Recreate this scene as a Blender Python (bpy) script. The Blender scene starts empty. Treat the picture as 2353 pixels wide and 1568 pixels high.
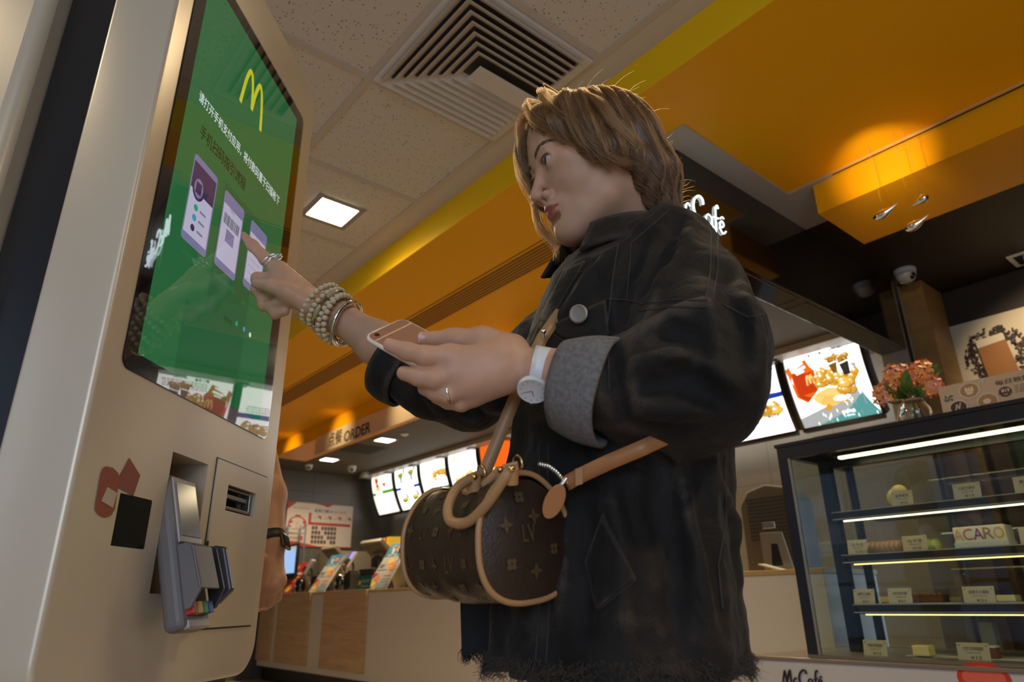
import bpy, math, random
import numpy as np
from math import sin, cos, pi, radians, sqrt
C = bpy.context.scene.collection
S = bpy.context.scene
random.seed(7)
# ---------------------------------------------------------------- camera
CAMZ = 0.86
PITCH, ROLL, YAW, FPX = 3.66927716e-01, -1.45231872e-02, 6.97390845e-01, 1569.0
WPX, HPX = 2353, 1568
FW = np.array([sin(YAW)*cos(PITCH), cos(YAW)*cos(PITCH), sin(PITCH)])
_r = np.array([cos(YAW), -sin(YAW), 0.0]); _u = np.cross(_r, FW)
RT = _r*cos(ROLL)+_u*sin(ROLL); UP = -_r*sin(ROLL)+_u*cos(ROLL)
ORG = np.array([0, 0, CAMZ])
cam = bpy.data.cameras.new('camera'); camo = bpy.data.objects.new('camera', cam); C.objects.link(camo)
cam.sensor_width = 36.0; cam.lens = FPX/WPX*36.0; cam.clip_start = 0.02; cam.clip_end = 200
from mathutils import Matrix, Vector
camo.matrix_world = Matrix(((RT[0], UP[0], -FW[0], 0), (RT[1], UP[1], -FW[1], 0), (RT[2], UP[2], -FW[2], CAMZ), (0, 0, 0, 1)))
cam.dof.use_dof = True; cam.dof.focus_distance = 1.12; cam.dof.aperture_fstop = 5.6
S.camera = camo
# ---------------------------------------------------------------- sky, exposure
S.view_settings.view_transform = 'Standard'; S.view_settings.look = 'None'
S.view_settings.exposure = 1.08; S.view_settings.gamma = 1.0; S.view_settings.use_curve_mapping = False
wd = bpy.data.worlds.new('daylight'); S.world = wd; wd.use_nodes = True
_bg = wd.node_tree.nodes['Background']; _bg.inputs[0].default_value = (0.56, 0.68, 0.90, 1); _bg.inputs[1].default_value = 0.9
# ---------------------------------------------------------------- pixel helpers (points on real planes)
def ray(x, y):
    return FW*FPX + RT*(x-WPX/2) + UP*(HPX/2-y)
def onx(x, y, X): d = ray(x, y); return ORG + d*(X/d[0])
def ony(x, y, Y): d = ray(x, y); return ORG + d*(Y/d[1])
def onz(x, y, Z): d = ray(x, y); return ORG + d*((Z-CAMZ)/d[2])
def pt(x, y, t): return ORG + ray(x, y)*(t/FPX)
def onpl(x, y, p0, n):
    d = ray(x, y); return ORG + d*(np.dot(np.array(p0)-ORG, n)/np.dot(d, n))
def V(*a): return np.array(a, float)
def unit(v): v = np.array(v, float); return v/np.linalg.norm(v)
# ---------------------------------------------------------------- lamps
def spot(name, loc, target, energy, color, size=0.02, angle=60, blend=0.6):
    l = bpy.data.lights.new(name, 'SPOT'); l.energy = energy; l.color = color; l.shadow_soft_size = size
    l.spot_size = radians(angle); l.spot_blend = blend
    o = bpy.data.objects.new(name, l); C.objects.link(o); o.location = loc
    o.rotation_euler = (Vector(target)-Vector(loc)).to_track_quat('-Z', 'Y').to_euler()
    return o
def area(name, loc, target, energy, color, sx, sy):
    l = bpy.data.lights.new(name, 'AREA'); l.energy = energy; l.color = color; l.shape = 'RECTANGLE'; l.size = sx; l.size_y = sy
    o = bpy.data.objects.new(name, l); C.objects.link(o); o.location = loc
    o.rotation_euler = (Vector(target)-Vector(loc)).to_track_quat('-Z', 'Y').to_euler()
    return o
WARM = (1.0, 0.79, 0.48)
# warm downlighters of the hall and the service area; daylight comes in through the glass front behind the camera
for _x, _y, _e in ((1.2, .85, 12), (1.2, -1.2, 60), (2.9, -1.6, 45), (-1.0, -.9, 14), (-1.0, 1.6, 22), (-1.0, 4.0, 45)):
    spot('downlight_beam', (_x, _y, 2.64), (_x, _y, 0), _e, WARM, .12, 150, .9)
spot('downlight_beam', (1.2, 2.8, 2.64), (1.2, 2.8, 0), 40, WARM, .08, 168, .9)
for _y in (7.05, 8.5, 5.6, 4.1, 2.7): spot('service_beam', (3.93, _y, 2.64), (3.93, _y, 0), 52, WARM, .08, 150, .9)
for _y in (6.84, 5.73, 4.6, 3.4): spot('fascia_beam', (2.30, _y, 2.44), (2.76, _y, 2.32), 6.0, (1, .78, .42), .03, 72, 1)
spot('pendant_beam', (2.15, .74, 2.25), (2.62, .80, 2.45), 8, (1, .78, .42), .012, 50, 1)  # added lamp without a fixture, stands in for the pendants' reflected glow
spot('flower_beam', (3.3, .6, 2.45), (2.9, .98, 1.6), 24, (1, .80, .5), .02, 40, 1)
spot('wall_beam', (3.6, .7, 2.45), (4.3, .7, 1.9), 14, (1, .80, .5), .02, 80, .8)
area('window_light', (-2.3, -2.5, 1.5), (.5, .5, 1.2), 28, (.62, .78, 1.0), 2.6, 2.0)  # added area lamp inside the room, boosts cool daylight on the kiosk side

# ---------------------------------------------------------------- objects
WORLD = {}
def _org(o): return WORLD.get(o.name_full, np.zeros(3)) if o is not None else np.zeros(3)
def tag(o, label=None, cat=None, group=None, kind=None):
    if label: o['label'] = label
    if cat: o['category'] = cat
    if group: o['group'] = group
    if kind: o['kind'] = kind
    return o
def thing(name, label, cat, loc=(0, 0, 0), group=None):
    o = bpy.data.objects.new(name, None); C.objects.link(o); o.empty_display_size = 0.05
    o.location = loc; WORLD[o.name_full] = np.array(loc, float)
    return tag(o, label, cat, group)
def smooth_by_angle(me, deg):
    me.polygons.foreach_set('use_smooth', [True]*len(me.polygons))
    if deg < 179:
        import bmesh
        bm = bmesh.new(); bm.from_mesh(me); a = radians(deg)
        for e in bm.edges:
            e.smooth = not (len(e.link_faces) == 2 and e.calc_face_angle(0) > a)
        bm.to_mesh(me); bm.free()
def dup(root, off, label=None, group=None):
    r = root.copy(); C.objects.link(r); r.location = Vector(root.location)+Vector(off)
    WORLD[r.name_full] = _org(root)+np.array(off, float)
    if label: r['label'] = label
    if group: r['group'] = group
    for ch in list(root.children):
        c = ch.copy(); C.objects.link(c); c.parent = r; WORLD[c.name_full] = _org(ch)+np.array(off, float)
        for g in list(ch.children):
            d = g.copy(); C.objects.link(d); d.parent = c
    return r
class MB:
    def __init__(s): s.v = []; s.f = []; s.m = []; s.cm = 0
    def add(s, vs, fs):
        n = len(s.v); s.v += [tuple(map(float, p)) for p in vs]; s.f += [tuple(i+n for i in f) for f in fs]; s.m += [s.cm]*len(fs); return s
    def box(s, a, b):
        x0, y0, z0 = a; x1, y1, z1 = b
        return s.add([(x0,y0,z0),(x1,y0,z0),(x1,y1,z0),(x0,y1,z0),(x0,y0,z1),(x1,y0,z1),(x1,y1,z1),(x0,y1,z1)],
                     [(0,3,2,1),(4,5,6,7),(0,1,5,4),(1,2,6,5),(2,3,7,6),(3,0,4,7)])
    def obox(s, c, X, Y, Z):        # centre and three half vectors
        c, X, Y, Z = map(lambda q: np.array(q, float), (c, X, Y, Z))
        if np.dot(np.cross(X, Y), Z) < 0: X = -X
        p = [c+i*X+j*Y+k*Z for k in (-1, 1) for (i, j) in ((-1,-1),(1,-1),(1,1),(-1,1))]
        return s.add(p, [(0,3,2,1),(4,5,6,7),(0,1,5,4),(1,2,6,5),(2,3,7,6),(3,0,4,7)])
    def prism(s, poly, ext):        # polygon extruded by a vector
        P = [np.array(p, float) for p in poly]; e = np.array(ext, float); n = len(P)
        nn = sum((np.cross(P[i]-P[0], P[(i+1) % n]-P[0]) for i in range(1, n-1)), np.zeros(3))
        if np.dot(nn, e) > 0: P = P[::-1]
        return s.add(P+[p+e for p in P], [tuple(range(n)), tuple(range(2*n-1, n-1, -1))]+[(i, i+n, (i+1) % n+n, (i+1) % n) for i in range(n)])
    def poly(s, pts): return s.add(pts, [tuple(range(len(pts)))])
    def tube(s, path, r, n=8, cap=True, closed=False):
        P = [np.array(p, float) for p in path]; m = len(P)
        rs = r if hasattr(r, '__len__') else [r]*m
        up = None; vs = []
        for i in range(m):
            if closed: t = P[(i+1) % m]-P[i-1]
            else: t = P[min(i+1, m-1)]-P[max(i-1, 0)]
            t = t/(np.linalg.norm(t)+1e-12)
            if up is None:
                up = np.cross(t, [0, 0, 1]); 
                if np.linalg.norm(up) < .1: up = np.cross(t, [0, 1, 0])
            up = up-t*np.dot(up, t); up = up/(np.linalg.norm(up)+1e-12); w = np.cross(t, up)
            for k in range(n):
                a = 2*pi*k/n; vs.append(P[i]+rs[i]*(cos(a)*up+sin(a)*w))
        fs = []
        for i in range(m if closed else m-1):
            j = (i+1) % m
            for k in range(n): fs.append((i*n+k, i*n+(k+1) % n, j*n+(k+1) % n, j*n+k))
        if cap and not closed: fs += [tuple(range(n-1, -1, -1)), tuple(range((m-1)*n, m*n))]
        return s.add(vs, fs)
    def lathe(s, c, prof, n=24, X=(1,0,0), Y=(0,1,0), Z=(0,0,1)):   # profile of (radius, height)
        c, X, Y, Z = map(lambda q: np.array(q, float), (c, X, Y, Z)); m = len(prof); vs = []
        for r, h in prof:
            for k in range(n):
                a = 2*pi*k/n; vs.append(c+X*r*cos(a)+Y*r*sin(a)+Z*h)
        fs = [(i*n+k, i*n+(k+1) % n, (i+1)*n+(k+1) % n, (i+1)*n+k) for i in range(m-1) for k in range(n)]
        fs += [tuple(range(n-1, -1, -1)), tuple(range((m-1)*n, m*n))]
        return s.add(vs, fs)
    def ball(s, c, r, n=14, X=(1,0,0), Y=(0,1,0), Z=(0,0,1)):
        r = r if hasattr(r, '__len__') else (r, r, r); m = max(4, n//2)
        X = np.array(X)*r[0]; Y = np.array(Y)*r[1]; Z = np.array(Z)*r[2]
        return s.lathe(c, [(max(1e-3, sin(pi*i/m)), -cos(pi*i/m)) for i in range(m+1)], n, X, Y, Z)
    def grid(s, fn, nu, nv):
        vs = [fn(i/nu, j/nv) for j in range(nv+1) for i in range(nu+1)]
        return s.add(vs, [(j*(nu+1)+i, j*(nu+1)+i+1, (j+1)*(nu+1)+i+1, (j+1)*(nu+1)+i) for j in range(nv) for i in range(nu)])
    def build(s, name, mat, parent=None, smooth=None, bevel=0, seg=2, solid=0, subd=0, uv=None, attr=None):
        me = bpy.data.meshes.new(name); V_ = np.array(s.v, float)
        if parent is not None: o_ = _org(parent)
        else: o_ = np.array([(V_[:,0].min()+V_[:,0].max())/2, (V_[:,1].min()+V_[:,1].max())/2, V_[:,2].min()])
        me.from_pydata([tuple(p) for p in (V_-o_)], [], s.f)
        mats = mat if isinstance(mat, (list, tuple)) else [mat]
        for m_ in mats: me.materials.append(m_)
        if len(mats) > 1: me.polygons.foreach_set('material_index', s.m)
        me.update()
        if smooth: smooth_by_angle(me, smooth)
        o = bpy.data.objects.new(name, me); C.objects.link(o)
        if parent is not None: o.parent = parent
        else: o.location = o_
        WORLD[o.name_full] = o_.copy()
        if solid: q = o.modifiers.new('solid', 'SOLIDIFY'); q.thickness = solid; q.offset = 0
        if subd: q = o.modifiers.new('subd', 'SUBSURF'); q.levels = q.render_levels = subd
        if bevel: q = o.modifiers.new('bevel', 'BEVEL'); q.width = bevel; q.segments = seg; q.limit_method = 'ANGLE'; q.angle_limit = radians(35)
        return o
def struct(o): o['kind'] = 'structure'; return o
# ---------------------------------------------------------------- materials
_M = {}
def M(name, col, rough=.5, metal=0., emit=0., ecol=None, spec=.5, coat=0., alpha=1., trans=0., sss=0., bump=None, var=None, sheen=0.):
    """bump=(scale,strength,kind)  var=(scale,amount)"""
    if name in _M: return _M[name]
    m = bpy.data.materials.new(name); m.use_nodes = True; nt = m.node_tree; b = nt.nodes['Principled BSDF']
    b.inputs['Base Color'].default_value = (*col, 1); b.inputs['Roughness'].default_value = rough; b.inputs['Metallic'].default_value = metal
    b.inputs['Specular IOR Level'].default_value = spec; b.inputs['Coat Weight'].default_value = coat; b.inputs['Coat Roughness'].default_value = .08
    b.inputs['Alpha'].default_value = alpha; b.inputs['Transmission Weight'].default_value = trans
    if sheen: b.inputs['Sheen Weight'].default_value = sheen; b.inputs['Sheen Roughness'].default_value = .5
    if sss: b.inputs['Subsurface Weight'].default_value = sss; b.inputs['Subsurface Radius'].default_value = (.012, .005, .003); b.inputs['Subsurface Scale'].default_value = 1.0
    if emit: b.inputs['Emission Color'].default_value = (*(ecol or col), 1); b.inputs['Emission Strength'].default_value = emit
    if bump or var:
        tc = nt.nodes.new('ShaderNodeTexCoord')
    if var:
        n = nt.nodes.new('ShaderNodeTexNoise'); n.inputs['Scale'].default_value = var[0]; n.inputs['Detail'].default_value = 6
        nt.links.new(tc.outputs['Object'], n.inputs['Vector'])
        mx = nt.nodes.new('ShaderNodeMix'); mx.data_type = 'RGBA'; a = var[1]
        mx.inputs[6].default_value = (*[c*(1-a) for c in col], 1); mx.inputs[7].default_value = (*[min(1, c*(1+a)) for c in col], 1)
        cr = nt.nodes.new('ShaderNodeMapRange'); cr.inputs[1].default_value = .35; cr.inputs[2].default_value = .65
        nt.links.new(n.outputs['Fac'], cr.inputs[0]); nt.links.new(cr.outputs[0], mx.inputs[0]); nt.links.new(mx.outputs[2], b.inputs['Base Color'])
    if bump:
        n = nt.nodes.new('ShaderNodeTexNoise'); n.inputs['Scale'].default_value = bump[0]; n.inputs['Detail'].default_value = 5
        nt.links.new(tc.outputs['Object'], n.inputs['Vector'])
        bp = nt.nodes.new('ShaderNodeBump'); bp.inputs['Strength'].default_value = bump[1]; bp.inputs['Distance'].default_value = .002
        nt.links.new(n.outputs['Fac'], bp.inputs['Height']); nt.links.new(bp.outputs[0], b.inputs['Normal'])
    _M[name] = m
    return m
def glow(name, col, s, samp=False):
    if name in _M: return _M[name]
    m = bpy.data.materials.new(name); m.cycles.emission_sampling = 'AUTO' if samp else 'NONE'; m.use_nodes = True; nt = m.node_tree; nt.nodes.clear()
    e = nt.nodes.new('ShaderNodeEmission'); e.inputs[0].default_value = (*col, 1); e.inputs[1].default_value = s
    o = nt.nodes.new('ShaderNodeOutputMaterial'); nt.links.new(e.outputs[0], o.inputs[0]); _M[name] = m; return m
def glass(name, tint=(1, 1, 1), ior=1.5, rough=0.0, gain=1.0):
    """thin pane: fresnel mirror over clear transmission"""
    if name in _M: return _M[name]
    m = bpy.data.materials.new(name); m.use_nodes = True; nt = m.node_tree; nt.nodes.clear()
    t = nt.nodes.new('ShaderNodeBsdfTransparent'); t.inputs[0].default_value = (*tint, 1)
    g = nt.nodes.new('ShaderNodeBsdfGlossy'); g.inputs['Roughness'].default_value = rough
    fr = nt.nodes.new('ShaderNodeLayerWeight'); fr.inputs[0].default_value = .5
    pw = nt.nodes.new('ShaderNodeMath'); pw.operation = 'POWER'; pw.inputs[1].default_value = 5; nt.links.new(fr.outputs['Facing'], pw.inputs[0])
    f0 = ((ior-1)/(ior+1))**2*gain; mu = nt.nodes.new('ShaderNodeMath'); mu.operation = 'MULTIPLY_ADD'; mu.inputs[1].default_value = 1-f0; mu.inputs[2].default_value = f0; mu.use_clamp = True
    mx = nt.nodes.new('ShaderNodeMixShader'); o = nt.nodes.new('ShaderNodeOutputMaterial')
    nt.links.new(pw.outputs[0], mu.inputs[0]); nt.links.new(mu.outputs[0], mx.inputs[0])
    nt.links.new(t.outputs[0], mx.inputs[1]); nt.links.new(g.outputs[0], mx.inputs[2]); nt.links.new(mx.outputs[0], o.inputs[0])
    _M[name] = m; return m
def nodes_of(m): return m.node_tree, m.node_tree.nodes['Principled BSDF']
def mapped(nt, scale=(1, 1, 1), rot=(0, 0, 0)):
    tc = nt.nodes.new('ShaderNodeTexCoord'); mp = nt.nodes.new('ShaderNodeMapping')
    mp.inputs['Scale'].default_value = scale; mp.inputs['Rotation'].default_value = rot
    nt.links.new(tc.outputs['Object'], mp.inputs['Vector']); return mp.outputs[0]
def ramp(nt, src, stops):
    r = nt.nodes.new('ShaderNodeValToRGB'); e = r.color_ramp.elements
    while len(e) < len(stops): e.new(.5)
    for i, (p, c) in enumerate(stops): e[i].position = p; e[i].color = (*c, 1)
    nt.links.new(src, r.inputs[0]); return r.outputs[0]
def m_wood(name, c1, c2, scale=(1, 1, 1), rough=.45):
    if name in _M: return _M[name]
    m = M(name, c1, rough); nt, b = nodes_of(m); v = mapped(nt, scale)
    n = nt.nodes.new('ShaderNodeTexNoise'); n.inputs['Scale'].default_value = 3; n.inputs['Detail'].default_value = 8; n.inputs['Distortion'].default_value = 1.2
    nt.links.new(v, n.inputs['Vector']); nt.links.new(ramp(nt, n.outputs['Fac'], [(.3, c1), (.7, c2)]), b.inputs['Base Color']); return m
def m_tile_speckle():
    m = M('ceiling_tile_mineral', (.56, .50, .44), .9); nt, b = nodes_of(m); v = mapped(nt)
    vo = nt.nodes.new('ShaderNodeTexVoronoi'); vo.inputs['Scale'].default_value = 85
    vo2 = nt.nodes.new('ShaderNodeTexNoise'); vo2.inputs['Scale'].default_value = 30; vo2.inputs['Detail'].default_value = 3
    nt.links.new(v, vo.inputs['Vector']); nt.links.new(v, vo2.inputs['Vector'])
    sep = nt.nodes.new('ShaderNodeSeparateColor'); nt.links.new(vo.outputs['Color'], sep.inputs[0])
    th = nt.nodes.new('ShaderNodeMath'); th.operation = 'MULTIPLY_ADD'; th.inputs[1].default_value = .34; th.inputs[2].default_value = -.03
    nt.links.new(sep.outputs[0], th.inputs[0])
    lt = nt.nodes.new('ShaderNodeMath'); lt.operation = 'LESS_THAN'; nt.links.new(vo.outputs['Distance'], lt.inputs[0]); nt.links.new(th.outputs[0], lt.inputs[1])
    mx = nt.nodes.new('ShaderNodeMix'); mx.data_type = 'RGBA'; mx.inputs[6].default_value = (.60, .54, .45, 1); mx.inputs[7].default_value = (.26, .18, .12, 1)
    nt.links.new(lt.outputs[0], mx.inputs[0]); nt.links.new(mx.outputs[2], b.inputs['Base Color']); return m
def text_mb(mb, s, o, X, Y, h, off=0.0, align='L', bold=0.0, ext=0.0, width=None, shear=0.0):
    """write s in mesh form; o lower left, X and Y unit directions, h cap height; depth ext towards X cross Y"""
    cu = bpy.data.curves.new('txt', 'FONT'); cu.body = s; cu.size = 1.0; cu.offset = bold; cu.extrude = 0; cu.resolution_u = 3; cu.shear = shear
    ob = bpy.data.objects.new('txt', cu); C.objects.link(ob)
    dg = bpy.context.evaluated_depsgraph_get(); me = bpy.data.meshes.new_from_object(ob.evaluated_get(dg))
    vs = np.array([v.co[:] for v in me.vertices]); fs = [tuple(p.vertices) for p in me.polygons]
    bpy.data.objects.remove(ob); bpy.data.curves.remove(cu); bpy.data.meshes.remove(me)
    if not len(vs): return mb
    x0, x1 = vs[:, 0].min(), vs[:, 0].max(); y0, y1 = vs[:, 1].min(), vs[:, 1].max()
    k = h/(y1-y0); kx = k if width is None else width/(x1-x0)
    sx = 0 if align == 'L' else (-(x1-x0)*kx/2 if align == 'C' else -(x1-x0)*kx)
    X = np.array(X, float); Y = np.array(Y, float); N = np.cross(X, Y); o = np.array(o, float)
    P = [o+X*((p[0]-x0)*kx+sx)+Y*((p[1]-y0)*k)+N*(off+ext) for p in vs]
    mb.add(P, fs)
    return mb
def stroke(mb, pts, w, o, X, Y, h=.004, closed=False):
    """pen stroke through 2-D points (Catmull-Rom), flat ribbon of width w raised by h"""
    P = np.array(pts, float); Q = []
    n = len(P)
    for i in range(n-1):
        p0, p1, p2, p3 = P[max(i-1, 0)], P[i], P[i+1], P[min(i+2, n-1)]
        for k in range(6):
            t = k/6; Q.append(.5*((2*p1)+(-p0+p2)*t+(2*p0-5*p1+4*p2-p3)*t*t+(-p0+3*p1-3*p2+p3)*t**3))
    Q.append(P[-1]); X = np.array(X, float); Y = np.array(Y, float); N = np.cross(X, Y); o = np.array(o, float)
    mb.tube([o+X*q[0]+Y*q[1]+N*h*.5 for q in Q], [w/2]*len(Q), 6)
    return mb
# ---------------------------------------------------------------- smooth solids from distance fields
class Field:
    def __init__(s, lo, hi, h):
        s.lo = np.array(lo, float); s.h = h; s.n = np.ceil((np.array(hi)-s.lo)/h).astype(int)+1
        s.F = np.full(tuple(s.n), 1.0, np.float32)
    def win(s, lo, hi):
        a = np.clip(np.floor((np.array(lo)-s.lo)/s.h).astype(int), 0, s.n); b = np.clip(np.ceil((np.array(hi)-s.lo)/s.h).astype(int)+1, 0, s.n)
        if (b <= a).any(): return None, None
        sl = tuple(slice(i, j) for i, j in zip(a, b))
        g = np.meshgrid(*[np.arange(i, j)*s.h+l for i, j, l in zip(a, b, s.lo)], indexing='ij')
        return sl, g
    def op(s, d, sl, k, mode):
        A = s.F[sl]
        if mode == 'add':
            h = np.clip(.5+.5*(A-d)/k, 0, 1) if k > 0 else (A > d).astype(float)
            s.F[sl] = A+(d-A)*h-k*h*(1-h)
        else:
            d = -d; h = np.clip(.5-.5*(A-d)/k, 0, 1) if k > 0 else (A < d).astype(float)
            s.F[sl] = A+(d-A)*h+k*h*(1-h)
    def cap(s, a, b, ra, rb=None, k=.01, mode='add', flat=None):
        """tapered capsule; flat=(axis, factor) squeezes it along an axis"""
        a = np.array(a, float); b = np.array(b, float); rb = ra if rb is None else rb; m = max(ra, rb)*(1.0 if not flat else max(1, 1/flat[1]))+k+.03
        sl, g = s.win(np.minimum(a, b)-m, np.maximum(a, b)+m)
        if sl is None: return s
        ab = b-a; L2 = max(1e-12, ab@ab); q = [g[i]-a[i] for i in range(3)]
        t = np.clip((q[0]*ab[0]+q[1]*ab[1]+q[2]*ab[2])/L2, 0, 1); r = [q[i]-t*ab[i] for i in range(3)]
        if flat:
            ax = np.array(flat[0]); c = (r[0]*ax[0]+r[1]*ax[1]+r[2]*ax[2])*(1/flat[1]-1); r = [r[i]+c*ax[i] for i in range(3)]
        d = np.sqrt(r[0]**2+r[1]**2+r[2]**2)-(ra+(rb-ra)*t)
        if flat: d = d*min(1, flat[1])
        s.op(d, sl, k, mode); return s
    def chain(s, pts, rs, k=.01, mode='add', flat=None):
        for i in range(len(pts)-1): s.cap(pts[i], pts[i+1], rs[i], rs[i+1], k, mode, flat)
        return s
    def ell(s, c, r, k=.01, mode='add', ax=None):
        c = np.array(c, float); r = np.array(r if hasattr(r, '__len__') else (r,)*3, float); m = r.max()+k+.03
        sl, g = s.win(c-m, c+m)
        if sl is None: return s
        q = [g[i]-c[i] for i in range(3)]
        if ax is not None: q = [q[0]*a[0]+q[1]*a[1]+q[2]*a[2] for a in ax]
        k0 = np.sqrt(sum((q[i]/r[i])**2 for i in range(3))); k1 = np.sqrt(sum((q[i]/r[i]**2)**2 for i in range(3)))+1e-9
        s.op(k0*(k0-1)/k1, sl, k, mode); return s
    def warp(s, fn):
        g = np.meshgrid(*[np.arange(s.n[i], dtype=np.float32)*s.h+s.lo[i] for i in range(3)], indexing='ij')
        s.F += fn(*g).astype(np.float32); return s
    def mesh(s):
        F = s.F; F = np.pad(F, 1, constant_values=1.0); I = F < 0; nx, ny, nz = F.shape; lo = s.lo-s.h
        cnt = np.zeros((nx-1, ny-1, nz-1)); acc = np.zeros((3, nx-1, ny-1, nz-1))
        def crn(A, i, j, k): return A[i:nx-1+i, j:ny-1+j, k:nz-1+k]
        act = np.zeros((nx-1, ny-1, nz-1), bool)
        allc = [crn(I, i, j, k) for i in (0, 1) for j in (0, 1) for k in (0, 1)]
        sm = sum(a.astype(np.int8) for a in allc); act = (sm > 0) & (sm < 8); idx = np.argwhere(act)
        G = F[idx[:,0][:,None]+np.array([0,0,0,0,1,1,1,1]), idx[:,1][:,None]+np.array([0,0,1,1,0,0,1,1]), idx[:,2][:,None]+np.array([0,1,0,1,0,1,0,1])]
        co = np.array([[i, j, k] for i in (0, 1) for j in (0, 1) for k in (0, 1)], float)
        A = np.zeros((len(idx), 3)); n_ = np.zeros(len(idx))
        for p, q in [(0,1),(0,2),(0,4),(1,3),(1,5),(2,3),(2,6),(3,7),(4,5),(4,6),(5,7),(6,7)]:
            x = (G[:, p] < 0) != (G[:, q] < 0); t = np.where(x, G[:, p]/(G[:, p]-G[:, q]+1e-20), 0)
            A += np.where(x[:, None], co[p]+(co[q]-co[p])*t[:, None], 0); n_ += x
        vs = lo+(idx+A/n_[:, None])*s.h
        vid = -np.ones(act.shape, int); vid[act] = np.arange(len(idx)); fs = []
        for ax in range(3):
            a, b = [(1, 2), (2, 0), (0, 1)][ax]
            sl0 = [slice(None)]*3; sl1 = [slice(None)]*3; sl0[ax] = slice(0, -1); sl1[ax] = slice(1, None)
            x = I[tuple(sl0)] != I[tuple(sl1)]; e = np.argwhere(x)
            e = e[(e[:, a] > 0) & (e[:, b] > 0)]; 
            e = e[(e[:, a] < F.shape[a]-1) & (e[:, b] < F.shape[b]-1)]
            da = np.zeros(3, int); da[a] = 1; db = np.zeros(3, int); db[b] = 1
            q = [vid[tuple((e-da-db).T)], vid[tuple((e-db).T)], vid[tuple(e.T)], vid[tuple((e-da).T)]]
            q = np.stack(q, 1); ins = I[tuple(e.T)]; q[~ins] = q[~ins][:, ::-1]
            fs.append(q)
        fs = np.concatenate(fs); fs = fs[(fs >= 0).all(1)]
        return vs, fs
def arr_mesh(name, vs, fs, mats, parent=None, mi=None, smooth=180, org=None):
    o_ = _org(parent) if parent is not None else (org if org is not None else np.array([vs[:,0].mean(), vs[:,1].mean(), vs[:,2].min()]))
    me = bpy.data.meshes.new(name)
    if isinstance(fs, np.ndarray):
        me.vertices.add(len(vs)); me.vertices.foreach_set('co', (vs-o_).astype(np.float32).ravel())
        me.loops.add(fs.size); me.loops.foreach_set('vertex_index', fs.ravel().astype(np.int32))
        me.polygons.add(len(fs)); me.polygons.foreach_set('loop_start', np.arange(0, fs.size, fs.shape[1], dtype=np.int32))
        me.update(calc_edges=True); me.validate()
    else: me.from_pydata([tuple(v) for v in (vs-o_)], [], fs)
    for m_ in (mats if isinstance(mats, (list, tuple)) else [mats]): me.materials.append(m_)
    if mi is not None: me.polygons.foreach_set('material_index', np.asarray(mi, np.int32))
    me.polygons.foreach_set('use_smooth', np.ones(len(me.polygons), bool)); me.update()
    o = bpy.data.objects.new(name, me); C.objects.link(o)
    if parent is not None: o.parent = parent
    else: o.location = o_
    WORLD[o.name_full] = o_.copy(); return o
def vnoise(x, y, z, s, seed=0):
    """cheap smooth pseudo noise in -1..1"""
    r = np.random.RandomState(seed); v = 0
    for i in range(4):
        d = r.normal(size=3); d /= np.linalg.norm(d); v = v+np.sin((x*d[0]+y*d[1]+z*d[2])*s*(.7+.6*r.rand())+6.28*r.rand())
    return v/4
# ================================================================ the room
ORA = (.86, .40, .003); ZC = 2.68; ZO = 2.53; ZB = 2.385
m_ora = M('orange_paint', ORA, .5, spec=.2); m_yel = M('yellow_paint', (.88, .51, .004), .5, spec=.2)
m_beam = M('orange_gloss_panel', (.84, .36, .003), .32, spec=.35)
m_tile = m_tile_speckle(); m_tbar = M('grid_bar_paint', (.50, .43, .35), .5); m_gyp = M('border_gypsum', (.56, .50, .44), .8)
m_dark = M('dark_service_paint', (.10, .085, .06), .7); m_choc = M('dark_brown_paint', (.016, .007, .004), .6)
m_greyc = M('grey_soffit_panel', (.42, .38, .33), .5); m_white = M('white_plastic', (.75, .73, .69), .4)
m_black = M('black_satin', (.006, .006, .007), .35); m_blackg = M('black_gloss', (.006, .005, .005), .08, spec=.6, coat=.5)
m_steel = M('steel', (.6, .6, .6), .25, 1.0); m_chrome = M('chrome', (.9, .9, .9), .04, 1.0)
m_lampw = glow('lamp_panel_glow', (1, .86, .62), 9, True)
# ceiling of mineral tiles with a grid
mb = MB(); mb.box((-3.2, -3.2, ZC+.004), (1.485, 9.6, ZC+.03)); struct(mb.build('ceiling', m_tile))
mb = MB(); mb.box((1.485, -3.2, ZC+.001), (1.6, 9.6, ZC+.03)); struct(mb.build('trim_1', m_gyp))
mb = MB()
for k in range(-7, 1): x = 1.485+.591*k; mb.box((x-.013, -3.2, ZC-.002), (x+.013, 9.5, ZC+.006))
for k in range(-8, 15): y = 1.268+.6*k; mb.box((-3.2, y-.013, ZC-.0014), (1.485, y+.013, ZC+.006))
struct(mb.build('trim_2', m_tbar))
mb = MB(); mb.box((1.597, -3.2, ZO-.001), (1.602, 9.6, ZC+.02)); struct(mb.build('trim_3', m_yel))
mb = MB(); mb.box((1.602, -3.2, ZO), (2.6, 9.6, ZO+.03)); mb.box((2.6, 1.434, ZO), (2.75, 9.6, ZO+.03)); struct(mb.build('ceiling', m_ora))
mb = MB(); mb.box((2.592, -3.2, ZO-.004), (2.604, 1.19, ZO+.02)); struct(mb.build('trim_4', M('edge_metal', (.75, .6, .4), .3, .6)))
mb = MB(); mb.box((2.62, -3.2, ZB), (3.04, 1.09, ZO+.3)); struct(mb.build('beam', m_beam))
mb = MB(); mb.box((2.74, 1.434, ZB), (3.12, 7.37, ZO+.3)); struct(mb.build('beam', m_beam))
mb = MB(); mb.box((1.85, 1.19, ZO-.006), (2.95, 1.30, ZO-.001)); mb.box((2.6, 1.0, ZO-.006), (2.95, 1.19, ZO-.001)); struct(mb.build('trim_5', m_greyc))
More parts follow.
